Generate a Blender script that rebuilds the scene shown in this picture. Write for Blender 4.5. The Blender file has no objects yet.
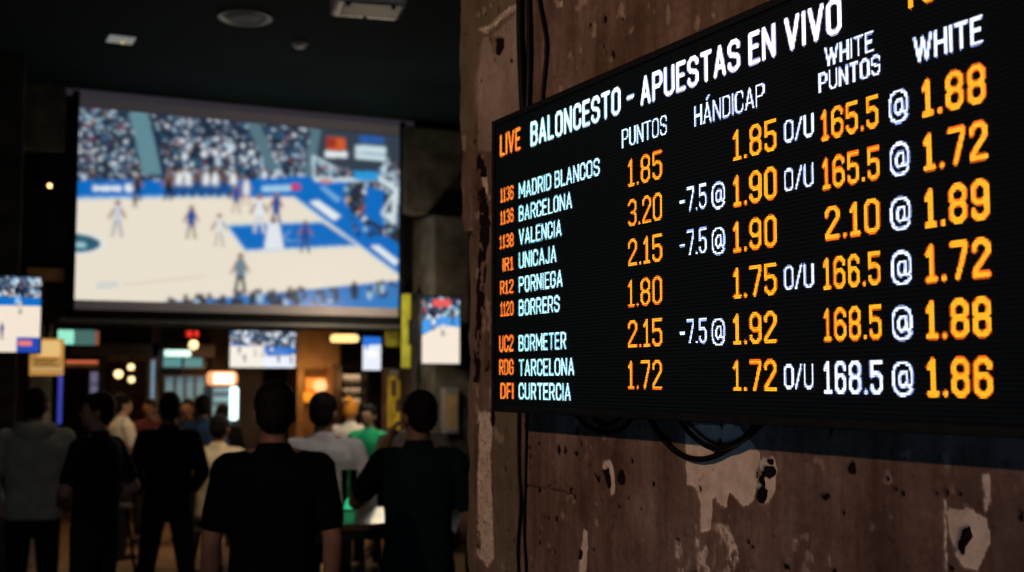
import bpy, bmesh, math, random
import numpy as np
from mathutils import Vector, Matrix, Euler
random.seed(7); rng = np.random.default_rng(7)
S = bpy.context.scene
C = S.collection
# ------------------------------------------------------------------ camera
F = 1250.0; YAW = math.radians(26.1); PITCH = math.atan(95/1250); EYE = 1.72
cam = bpy.data.cameras.new('camera'); co = bpy.data.objects.new('camera', cam); C.objects.link(co)
co.location = (0, 0, EYE); co.rotation_euler = (math.pi/2+PITCH, 0, -YAW)
cam.sensor_width = 36; cam.lens = F/1024*36; cam.clip_start = .05; cam.clip_end = 200
cam.dof.use_dof = True; cam.dof.focus_distance = 2.65; cam.dof.aperture_fstop = 3.2
S.camera = co
S.view_settings.view_transform = 'Standard'; S.view_settings.look = 'None'
S.view_settings.gamma = 1; S.view_settings.exposure = 0; S.view_settings.use_curve_mapping = False
RM = co.rotation_euler.to_matrix()
def ray(px, py): return RM @ Vector(((px-512)/F, (286-py)/F, -1))
def atX(px, py, X): d = ray(px, py); t = X/d.x; return Vector((X, d.y*t, EYE+d.z*t))
def atY(px, py, Y): d = ray(px, py); t = Y/d.y; return Vector((d.x*t, Y, EYE+d.z*t))
def atZ(px, py, Z): d = ray(px, py); t = (Z-EYE)/d.z; return Vector((d.x*t, d.y*t, Z))
# ------------------------------------------------------------------ materials
MATS = {}
def mat(name, col, rough=.6, metal=0., noise=.15, scale=12., bump=0., emit=None, es=0., sheen=0.):
    if name in MATS: return MATS[name]
    m = bpy.data.materials.new(name); m.use_nodes = True; nt = m.node_tree; b = nt.nodes['Principled BSDF']
    b.inputs['Specular IOR Level'].default_value = .1 if ('black' in name or 'cloth' in name or 'hair' in name) else .3
    b.inputs['Roughness'].default_value = rough; b.inputs['Metallic'].default_value = metal
    tc = nt.nodes.new('ShaderNodeTexCoord'); n = nt.nodes.new('ShaderNodeTexNoise'); n.inputs['Scale'].default_value = scale
    n.inputs['Detail'].default_value = 5; nt.links.new(tc.outputs['Object'], n.inputs['Vector'])
    r = nt.nodes.new('ShaderNodeValToRGB')
    r.color_ramp.elements[0].position = .3; r.color_ramp.elements[1].position = .7
    r.color_ramp.elements[0].color = tuple(max(0, c*(1-noise)) for c in col)+(1,)
    r.color_ramp.elements[1].color = tuple(min(1, c*(1+noise)) for c in col)+(1,)
    nt.links.new(n.outputs['Fac'], r.inputs['Fac']); nt.links.new(r.outputs['Color'], b.inputs['Base Color'])
    if bump:
        bp = nt.nodes.new('ShaderNodeBump'); bp.inputs['Strength'].default_value = bump; bp.inputs['Distance'].default_value = .02
        nt.links.new(n.outputs['Fac'], bp.inputs['Height']); nt.links.new(bp.outputs['Normal'], b.inputs['Normal'])
    if emit:
        b.inputs['Emission Color'].default_value = tuple(emit)+(1,); b.inputs['Emission Strength'].default_value = es
    MATS[name] = m; return m
def attr_emit(name, strength):
    if name in MATS: return MATS[name]
    m = bpy.data.materials.new(name); m.use_nodes = True; nt = m.node_tree; b = nt.nodes['Principled BSDF']
    a = nt.nodes.new('ShaderNodeAttribute'); a.attribute_name = 'picture'
    b.inputs['Base Color'].default_value = (.01, .01, .012, 1); b.inputs['Roughness'].default_value = .35
    nt.links.new(a.outputs['Color'], b.inputs['Emission Color']); b.inputs['Emission Strength'].default_value = strength
    MATS[name] = m; return m
# ------------------------------------------------------------------ mesh helpers
class MB:
    def __init__(s): s.bm = bmesh.new()
    def box(s, x0, x1, y0, y1, z0, z1, bev=0., rot=None, piv=None):
        g = bmesh.ops.create_cube(s.bm, size=1)['verts']
        c = Vector(((x0+x1)/2, (y0+y1)/2, (z0+z1)/2))
        for v in g: v.co = Vector((v.co.x*(x1-x0), v.co.y*(y1-y0), v.co.z*(z1-z0)))+c
        if bev:
            es = list({e for v in g for e in v.link_edges})
            r = bmesh.ops.bevel(s.bm, geom=es, offset=bev, segments=2, affect='EDGES', profile=.5); g = r['verts']
            g = list({v for f in r['faces'] for v in f.verts} | {v for v in g if v.is_valid})
        if rot is not None:
            p = piv or c; R = Euler(rot).to_matrix()
            for v in g: v.co = R @ (v.co-p)+p
        return s
    def cone(s, p1, r1, p2, r2, seg=14):
        p1, p2 = Vector(p1), Vector(p2); d = p2-p1
        if d.length < 1e-5: return s
        M = Matrix.Translation((p1+p2)/2) @ d.to_track_quat('Z', 'Y').to_matrix().to_4x4()
        bmesh.ops.create_cone(s.bm, cap_ends=True, segments=seg, radius1=r1, radius2=r2, depth=d.length, matrix=M); return s
    def ell(s, c, r, sub=2, rot=None, M=None):
        R = Euler(rot).to_matrix().to_4x4() if rot else Matrix.Identity(4)
        if not hasattr(r, '__len__'): r = (r, r, r)
        X = Matrix.Translation(c) @ R @ Matrix.Diagonal((*r, 1))
        if M is not None: X = M @ X
        bmesh.ops.create_icosphere(s.bm, subdivisions=sub, radius=1, matrix=X); return s
    def cap(s, p1, r1, p2, r2, sub=2):
        s.cone(p1, r1, p2, r2); s.ell(p1, r1, sub); s.ell(p2, r2, sub); return s
    def loft(s, secs, n=24):      # (z, rx, ry, cx, cy)
        rings = []
        for z, rx, ry, cx, cy in secs:
            ring = []
            for i in range(n):
                a = 2*math.pi*i/n; ca, sa = math.cos(a), math.sin(a)
                k = (abs(ca)**2.6+abs(sa)**2.6)**(-1/2.6)
                ring.append(s.bm.verts.new((cx+rx*ca*k, cy+ry*sa*k, z)))
            rings.append(ring)
        for a, b in zip(rings[:-1], rings[1:]):
            for i in range(n): s.bm.faces.new((a[i], a[(i+1) % n], b[(i+1) % n], b[i]))
        s.bm.faces.new(rings[0][::-1]); s.bm.faces.new(rings[-1]); return s
    def lathe(s, prof, c=(0, 0, 0), n=24, axis='Z'):
        rings = []
        for r, h in prof:
            ring = []
            for i in range(n):
                a = 2*math.pi*i/n
                p = (r*math.cos(a), r*math.sin(a), h) if axis == 'Z' else ((r*math.cos(a), h, r*math.sin(a)) if axis == 'Y' else (h, r*math.cos(a), r*math.sin(a)))
                ring.append(s.bm.verts.new(Vector(p)+Vector(c)))
            rings.append(ring)
        for a, b in zip(rings[:-1], rings[1:]):
            for i in range(n): s.bm.faces.new((a[i], a[(i+1) % n], b[(i+1) % n], b[i]))
        s.bm.faces.new(rings[0][::-1]); s.bm.faces.new(rings[-1]); return s
    def build(s, name, m, parent=None, smooth=False, remesh=0., iters=4):
        bmesh.ops.recalc_face_normals(s.bm, faces=s.bm.faces)
        me = bpy.data.meshes.new(name); s.bm.to_mesh(me); s.bm.free()
        o = bpy.data.objects.new(name, me); C.objects.link(o)
        if remesh:
            r = o.modifiers.new('r', 'REMESH'); r.mode = 'VOXEL'; r.voxel_size = remesh; r.use_smooth_shade = True
            q = o.modifiers.new('s', 'SMOOTH'); q.factor = .5; q.iterations = iters
            dg = bpy.context.evaluated_depsgraph_get(); nm = bpy.data.meshes.new_from_object(o.evaluated_get(dg))
            o.modifiers.clear(); o.data = nm; bpy.data.meshes.remove(me); nm.name = name; me = nm; smooth = True
        me.materials.clear(); me.materials.append(m)
        if smooth:
            for p in me.polygons: p.use_smooth = True
        if parent: o.parent = parent
        return o
def empty(name, loc, rz=0):
    o = bpy.data.objects.new(name, None); C.objects.link(o); o.location = loc; o.rotation_euler = (0, 0, rz); o.empty_display_size = .1; return o
def tag(o, label, cat, group=None, kind=None):
    if label: o['label'] = label
    if cat: o['category'] = cat
    if group: o['group'] = group
    if kind: o['kind'] = kind
    return o
def struct(o): o['kind'] = 'structure'; return o
def grid_mesh(name, P, W, H, m, parent=None, attr=None, aname='picture', smooth=True):
    me = bpy.data.meshes.new(name); nv = W*H
    idx = np.arange(nv).reshape(H, W)
    q = np.stack([idx[:-1, :-1], idx[:-1, 1:], idx[1:, 1:], idx[1:, :-1]], -1).reshape(-1, 4)
    me.vertices.add(nv); me.vertices.foreach_set('co', P.reshape(-1).astype(np.float32))
    me.loops.add(q.size); me.loops.foreach_set('vertex_index', q.reshape(-1).astype(np.int32))
    me.polygons.add(len(q)); me.polygons.foreach_set('loop_start', (np.arange(len(q))*4).astype(np.int32))
    if attr is not None:
        a = me.color_attributes.new(aname, 'FLOAT_COLOR', 'POINT'); a.data.foreach_set('color', attr.reshape(-1).astype(np.float32))
    me.update(); me.validate()
    if smooth: me.polygons.foreach_set('use_smooth', np.ones(len(q), dtype=bool))
    me.materials.append(m); o = bpy.data.objects.new(name, me); C.objects.link(o)
    if parent: o.parent = parent
    return o
def tube(name, pts, r, m, parent=None, res=4):
    cu = bpy.data.curves.new(name, 'CURVE'); cu.dimensions = '3D'; cu.bevel_depth = r; cu.bevel_resolution = res; cu.use_fill_caps = True
    sp = cu.splines.new('NURBS'); sp.points.add(len(pts)-1)
    for p, q in zip(sp.points, pts): p.co = (*q, 1)
    sp.use_endpoint_u = True; sp.order_u = 4; sp.resolution_u = 8
    o = bpy.data.objects.new(name, cu); C.objects.link(o)
    dg = bpy.context.evaluated_depsgraph_get(); me = bpy.data.meshes.new_from_object(o.evaluated_get(dg))
    bpy.data.objects.remove(o); bpy.data.curves.remove(cu)
    me.materials.clear(); me.materials.append(m)
    for p in me.polygons: p.use_smooth = True
    o = bpy.data.objects.new(name, me); C.objects.link(o)
    if parent: o.parent = parent
    return o
# ------------------------------------------------------------------ stroke lettering on an LED grid
c, d = .3, .13
OO = [(c, 0), (1-c, 0), (1, d), (1, 1-d), (1-c, 1), (c, 1), (0, 1-d), (0, d), (c, 0)]
CC = [(1, .3), (1, d), (1-c, 0), (c, 0), (0, d), (0, 1-d), (c, 1), (1-c, 1), (1, 1-d), (1, .7)]
PP = [(0, 0), (0, 1), (.7, 1), (1, .9), (1, .58), (.7, .47), (0, .47)]
G = {
 'A': (1.05, [[(0, 0), (.5, 1), (1, 0)], [(.2, .28), (.8, .28)]]),
 'B': (1, [[(0, 0), (0, 1), (.65, 1), (.95, .9), (.95, .62), (.65, .52), (1, .4), (1, .12), (.7, 0), (0, 0)], [(0, .52), (.65, .52)]]),
 'C': (1, [CC]), 'D': (1, [[(0, 0), (0, 1), (.65, 1), (1, .85), (1, .15), (.65, 0), (0, 0)]]),
 'E': (.85, [[(1, 0), (0, 0), (0, 1), (1, 1)], [(0, .52), (.85, .52)]]), 'F': (.85, [[(0, 0), (0, 1), (1, 1)], [(0, .5), (.8, .5)]]),
 'G': (1, [CC[1:], [(1, d), (1, .46), (.6, .46)]]), 'H': (1, [[(0, 0), (0, 1)], [(1, 0), (1, 1)], [(0, .5), (1, .5)]]),
 'I': (0, [[(0, 0), (0, 1)]]), 'J': (.7, [[(0, .2), (.1, .05), (.35, 0), (.8, 0), (1, .14), (1, 1)]]), 'L': (.8, [[(0, 1), (0, 0), (1, 0)]]),
 'M': (1.4, [[(0, 0), (0, 1), (.5, .25), (1, 1), (1, 0)]]), 'N': (1, [[(0, 0), (0, 1), (1, 0), (1, 1)]]), 'O': (1, [OO]),
 'P': (1, [PP]), 'R': (1, [PP, [(.55, .47), (1, 0)]]),
 'S': (1, [[(0, .22), (0, d), (c, 0), (1-c, 0), (1, d), (1, .36), (.85, .46), (.15, .56), (0, .66), (0, 1-d), (c, 1), (1-c, 1), (1, 1-d), (1, .78)]]),
 'T': (1, [[(0, 1), (1, 1)], [(.5, 1), (.5, 0)]]), 'U': (1, [[(0, 1), (0, d), (c, 0), (1-c, 0), (1, d), (1, 1)]]),
 'V': (1.1, [[(0, 1), (.5, 0), (1, 1)]]), 'W': (1.7, [[(0, 1), (.27, 0), (.5, .95), (.73, 0), (1, 1)]]),
 '0': (1, [OO]), '1': (.62, [[(0, .8), (.5, 1), (.5, 0)], [(0, 0), (1, 0)]]),
 '2': (1, [[(0, .76), (0, 1-d), (c, 1), (1-c, 1), (1, 1-d), (1, .66), (0, .1), (0, 0), (1, 0)]]),
 '3': (1, [[(0, 1-d), (c, 1), (1-c, 1), (1, 1-d), (1, .64), (.75, .52), (.4, .52)], [(.75, .52), (1, .4), (1, d), (1-c, 0), (c, 0), (0, d)]]),
 '5': (1, [[(1, 1), (0, 1), (0, .55), (.35, .62), (.75, .6), (1, .48), (1, d), (1-c, 0), (c, 0), (0, d), (0, .2)]]),
 '6': (1, [[(1, .8), (1, 1-d), (1-c, 1), (c, 1), (0, 1-d), (0, d), (c, 0), (1-c, 0), (1, d), (1, .43), (.7, .56), (.3, .56), (0, .45)]]),
 '7': (1, [[(0, 1), (1, 1), (1, .85), (.4, 0)]]),
 '8': (1, [[(.25, .52), (0, .4), (0, d), (c, 0), (1-c, 0), (1, d), (1, .4), (.75, .52), (.25, .52), (0, .64), (0, 1-d), (c, 1), (1-c, 1), (1, 1-d), (1, .64), (.75, .52)]]),
 '9': (1, [[(0, .2), (0, d), (c, 0), (1-c, 0), (1, d), (1, 1-d), (1-c, 1), (c, 1), (0, 1-d), (0, .57), (.3, .44), (.7, .44), (1, .55)]]),
 '.': (0, [[(0, 0), (0, 0.01)]]), '-': (.7, [[(0, .45), (1, .45)]]), '/': (.7, [[(0, 0), (1, 1)]]), ' ': (.12, []),
 '@': (1, [[(1, .18), (.85, .06), (.6, 0), (.35, 0), (.1, .12), (0, .3), (0, .7), (.1, .9), (.35, 1), (.65, 1), (.9, .9), (1, .7), (1, .35), (.88, .26), (.74, .3), (.72, .7), (.45, .7), (.32, .58), (.32, .36), (.45, .26), (.6, .28), (.72, .4)]]),
}
BX = 1.475; PITCHL = .0036
def led_text(txt, x0, x1, tl, bl, tr, br, mt, parent, tr_=.30, th_=.13, name='led_word'):
    x0 += 1.0
    A, B, D2, E = atX(x0, tl, BX), atX(x0, bl, BX), atX(x1, tr, BX), atX(x1, br, BX)
    s0, s1 = -A.y, -D2.y                         # s = -Y grows to the right in the picture
    zt, zb = (A.z+D2.z)/2, (B.z+E.z)/2
    chars = [ch for ch in txt]; n = len(chars); gp = .20 if mt is OR2 or not any(ch.isdigit() for ch in txt) else .30
    tot = sum(G['A' if ch == 'Á' else ch][0] for ch in chars)+n*tr_+(n-1)*gp
    a = (s1-s0)/tot; t = tr_*a; h = zt-zb; th = th_*h
    segs = []; x = s0
    for ch in chars:
        acc = ch == 'Á'; w, pl = G['A' if acc else ch]
        X0 = x+t/2
        for p in pl:
            for q, r in zip(p[:-1], p[1:]):
                segs.append((X0+q[0]*w*a, zb+th/2+q[1]*(h-th), X0+r[0]*w*a, zb+th/2+r[1]*(h-th)))
        if acc: segs.append((X0+.45*w*a, zt+.12*h, X0+.75*w*a, zt+.26*h))
        x += w*a+t+gp*a
    segs = np.array(segs); p = PITCHL
    gs = np.arange(math.floor((s0-.01)/p), math.ceil((s1+.01)/p)+1); gz = np.arange(math.floor((zb-.01)/p), math.ceil((zt+.3*h)/p)+1)
    SX, SZ = np.meshgrid(gs*p, gz*p); hx = max(t/2, p*.62); hz = max(th/2, p*.62)
    best = np.full(SX.shape, 9.)
    for (ax, az, bx, bz) in segs:
        dx, dz = (bx-ax)/hx, (bz-az)/hz; px, pz = (SX-ax)/hx, (SZ-az)/hz
        L = dx*dx+dz*dz+1e-9; k = np.clip((px*dx+pz*dz)/L, 0, 1)
        best = np.minimum(best, np.hypot(px-k*dx, pz-k*dz))
    vs, fs, mi = [], [], []
    for (i, j) in np.argwhere(best < 1.18):
        r = p*.44 if best[i, j] < 1.0 else p*.30
        y, z = -SX[i, j], SZ[i, j]; b = len(vs)
        k = r*.42
        for (u, v) in ((-r, -k), (-k, -r), (k, -r), (r, -k), (r, k), (k, r), (-k, r), (-r, k)): vs.append((BX-.0015, y+u, z+v))
        fs.append(tuple(range(b, b+8))); mi.append(0 if best[i, j] < .86 else 1)
    me = bpy.data.meshes.new(name); me.from_pydata(vs, [], fs); me.materials.append(mt[0]); me.materials.append(mt[1]); me.polygons.foreach_set('material_index', mi)
    o = bpy.data.objects.new(name, me); C.objects.link(o); o.parent = parent
    return o
def ledmat(name, c0, c1, st):         # the diodes' own colour drifts across the modules
    m = bpy.data.materials.new(name); m.use_nodes = True; nt = m.node_tree; b = nt.nodes['Principled BSDF']
    g = nt.nodes.new('ShaderNodeNewGeometry'); sp = nt.nodes.new('ShaderNodeSeparateXYZ'); mr = nt.nodes.new('ShaderNodeMapRange')
    nt.links.new(g.outputs['Position'], sp.inputs[0]); nt.links.new(sp.outputs['Y'], mr.inputs['Value'])
    mr.inputs['From Min'].default_value = 3.0; mr.inputs['From Max'].default_value = 2.0
    r = nt.nodes.new('ShaderNodeValToRGB'); r.color_ramp.elements[0].color = (*c0, 1); r.color_ramp.elements[1].color = (*c1, 1)
    nt.links.new(mr.outputs[0], r.inputs['Fac']); nt.links.new(r.outputs['Color'], b.inputs['Emission Color'])
    b.inputs['Emission Strength'].default_value = st; b.inputs['Base Color'].default_value = (.02, .02, .02, 1)
    m.cycles.emission_sampling = 'NONE'; return m
WH = (ledmat('led_white', (.50, .95, 1.0), (.72, .78, 1.0), 2.1), ledmat('led_white_halo_rim', (.16, .62, .72), (.34, .46, 1.0), 1.6))  # edge diodes carry the cyan-blue glow halo as their colour
WHT = (ledmat('led_white_title', (.60, 1.0, 1.0), (1.0, .88, 1.0), 2.2), ledmat('led_white_title_halo_rim', (.20, .70, .80), (.58, .56, 1.0), 1.7))
OR = (ledmat('led_amber', (1., .27, .03), (1., .40, .012), 1.9), ledmat('led_amber_halo_rim', (1., .09, .01), (1., .15, .004), 1.5))  # edge diodes carry the red halo of the glow as their colour
OR2 = (ledmat('led_orange', (1., .24, .03), (1., .27, .03), 1.9), ledmat('led_orange_halo_rim', (.9, .09, .01), (.9, .1, .01), 1.4))
board = empty('led_scoreboard', (0, 0, 0))
bl, tl_ = atX(493.5, 411.5, BX), atX(495.5, 121, BX)
YL = bl.y; ZB = bl.z; ZT = tl_.z; YR = atX(1085, 380, BX).y; ZBm = ZB
tag(board, 'large black LED board of orange and white betting odds hanging on the peeling wall', 'scoreboard')
# panel with fine louvres
def panel_mat():
    m = bpy.data.materials.new('led_panel_black'); m.use_nodes = True; nt = m.node_tree; b = nt.nodes['Principled BSDF']
    g = nt.nodes.new('ShaderNodeTexCoord'); sp = nt.nodes.new('ShaderNodeSeparateXYZ'); nt.links.new(g.outputs['Object'], sp.inputs[0])
    def tri(out, per, lo):
        a = nt.nodes.new('ShaderNodeMath'); a.operation = 'PINGPONG'; nt.links.new(out, a.inputs[0]); a.inputs[1].default_value = per/2
        q = nt.nodes.new('ShaderNodeMapRange'); nt.links.new(a.outputs[0], q.inputs['Value']); q.inputs['From Max'].default_value = per/2; q.inputs['To Min'].default_value = lo
        return q.outputs[0]
    z = tri(sp.outputs['Z'], .008, .1); y = tri(sp.outputs['Y'], .004, .6)
    mu = nt.nodes.new('ShaderNodeMath'); mu.operation = 'MULTIPLY'; nt.links.new(z, mu.inputs[0]); nt.links.new(y, mu.inputs[1])
    r = nt.nodes.new('ShaderNodeValToRGB'); r.color_ramp.elements[0].color = (.001, .0025, .004, 1); r.color_ramp.elements[1].color = (.006, .015, .021, 1)
    nt.links.new(mu.outputs[0], r.inputs['Fac']); nt.links.new(r.outputs['Color'], b.inputs['Base Color']); b.inputs['Roughness'].default_value = .8; b.inputs['Specular IOR Level'].default_value = .08
    bp = nt.nodes.new('ShaderNodeBump'); bp.inputs['Strength'].default_value = .6; bp.inputs['Distance'].default_value = .002
    nt.links.new(mu.outputs[0], bp.inputs['Height']); nt.links.new(bp.outputs['Normal'], b.inputs['Normal']); return m
BM = mat('black_metal', (.006, .007, .009), .7, 0, .3, 30)
fw = .016
MB().box(BX, BX+.075, YR+fw, YL-fw, ZB+fw, ZT-fw).build('led_panel', panel_mat(), board)
f = MB()
f.box(BX-.008, BX+.08, YL-fw, YL, ZB, ZT, .003); f.box(BX-.008, BX+.08, YR, YR+fw, ZB, ZT, .003)
f.box(BX-.008, BX+.08, YR+fw, YL-fw, ZT-fw, ZT, .003); f.box(BX-.008, BX+.08, YR+fw, YL-fw, ZB, ZB+fw, .003)
f.build('bezel', BM, board)
for yy in (YR+.35, (YR+YL)/2, YL-.35):
    for zz_ in (ZB+.08, ZT-.14): MB().box(BX+.07, 1.591, yy-.03, yy+.03, zz_, zz_+.06, .003).build('wall_bracket', BM, board)
T = lambda txt, x0, x1, a, b, c2, d2, m=OR, tr_=.30, th_=.13: led_text(txt, x0, x1, a, b, c2, d2, m, board, tr_, th_, 'led_number' if any(ch.isdigit() for ch in txt) else 'led_word')
T('BALONCESTO - APUESTAS EN VIVO', 530, 842, 120.5, 145, -2, 35.5, WHT, .38, .15)
T('LIVE', 499.5, 521, 135, 156.5, 127, 150, OR, .36, .14)
T('PUNTOS', 621.5, 667.4, 129, 148, 115, 135, WH, .24, .11)
T('HÁNDICAP', 693.7, 765, 104.8, 126.3, 83, 107, WH, .24, .11)
T('WHITE', 824, 873.7, 47.7, 66.6, 31, 52.6, WH, .3, .13); T('PUNTOS', 818, 881, 73.4, 93, 54.3, 74.6, WH, .3, .13)
T('WHITE', 912.6, 982.6, 37, 63, 15, 45.3, WH, .32, .14); T('TO', 901, 938, -29, 9, -38, 2.5, OR, .42, .16)
for r in [('1.85', 158.5, 186, 151, 179), ('3.20', 199.3, 226, 193, 221.7), ('2.15', 239.5, 265.7, 234, 262), ('1.80', 279.7, 306.3, 276, 304.5), ('2.15', 320, 348, 318, 346), ('1.72', 361, 389, 360, 389)]:
    T(r[0], 627.5, 662.5, *r[1:], OR, .27, .11)
for a, b, c2, d2, e, g_ in [(188.7, 212.4, 183.5, 209, 182, 209), (230.8, 256, 228.3, 254.2, 227, 255), (319.6, 344, 317.8, 343.7, 318, 346)]:
    T('-7.5', 679, 707, a, b, c2, d2, WH, .26, .11); T('@', 711, 725.5, e+1, g_+.5, e-1, g_-.5, WH, .14, .09)
for r in [('1.85', 130, 160, 118.7, 152.3), ('1.90', 175, 206, 167, 200), ('1.90', 221, 251.4, 215, 248), ('1.75', 268, 298, 263, 294.8), ('1.92', 314.3, 344, 311, 343.4), ('1.72', 360.5, 391, 359, 392)]:
    T(r[0], 732.5, 777, *r[1:], OR, .32, .13)
for r in [(120, 142.5, 113.8, 137), (168.7, 191.2, 163.5, 186.8), (266, 290.8, 262.6, 287), (364.5, 389.4, 363.5, 388.4)]:
    T('O/U', 783.5, 814, *r, WH, .24, .12)
for x0_, x1_, r in [(820.4, 878.6, ('165.5', 109.4, 140, 95, 128.5)), (821.6, 880, ('165.5', 157.4, 189.5, 146.4, 180)), (824.5, 880, ('2.10', 205.4, 239.6, 198.5, 234)), (822.3, 881, ('166.5', 257.3, 289.8, 251.7, 284.9)), (823, 882, ('168.5', 308, 341.3, 305.4, 339.6)), (823, 883, ('168.5', 360.6, 394.4, 359.6, 394.4))]:
    T(r[0], x0_, x1_, *r[1:], WH if r[1] > 350 else OR, .34 if r[1] > 350 else .30, .14)
for x0_, x1_, a, b in [(888, 908.5, 89.3, 123.6), (889, 909.7, 142.2, 176.5), (889.6, 911, 196.6, 230.8), (890.4, 912, 250.7, 285.5), (891, 912.6, 305.8, 340.6), (891.7, 913.5, 361, 396.4)]:
    T('@', x0_, x1_, a+2, b+1.5, a-2, b-1.5, WH, .14, .10)
for x0_, x1_, r in [(920.7, 985.6, ('1.88', 78.3, 117, 63.6, 104)), (922.4, 988, ('1.72', 132.4, 171.6, 121, 160)), (923.6, 989.5, ('1.89', 188, 228, 179, 220.5)), (924.4, 990.8, ('1.72', 243.8, 282.2, 237.7, 278.2)), (925, 991.5, ('1.88', 299.8, 339, 297, 338)), (926, 992.6, ('1.86', 358, 397, 356, 397.7))]:
    T(r[0], x0_, x1_, *r[1:], OR, .38, .165)
for r in [('MADRID BLANCOS', 600, 182.3, 198.3, 158, 176), ('BARCELONA', 572.5, 206, 221.5, 191.5, 209), ('VALENCIA', 562, 228.5, 244.4, 219.5, 237), ('UNICAJA', 557, 251, 267.7, 247, 263.6),
          ('PORNIEGA', 563, 275.5, 292, 270.5, 287), ('BORRERS', 560, 299.7, 315.5, 295.7, 312.3), ('BORMETER', 566.4, 334.7, 351, 332, 349.5), ('TARCELONA', 574.7, 359, 375.5, 358, 375.8), ('CURTERCIA', 571.3, 383, 399.3, 383, 401)]:
    T(r[0], 518.3, r[1], *r[2:], WH, .30, .13)
for r in [('1136', 500, 188, 202.5, 185.7, 199), ('1136', 500, 210, 224, 209, 222.6), ('1138', 499, 235.6, 248.8, 233, 247), ('IR1', 502, 257.7, 271, 256.5, 270), ('R12', 499.6, 280.6, 294.6, 279, 293.3),
          ('1120', 500, 302, 316, 301.5, 315.5), ('UC2', 498.7, 335.4, 352, 335, 351.3), ('RDG', 498.7, 359.5, 375, 359, 375), ('DFI', 500, 383, 399, 383, 399)]:
    T(r[0], r[1], 514, *r[2:], OR2, .36, .13)
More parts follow.
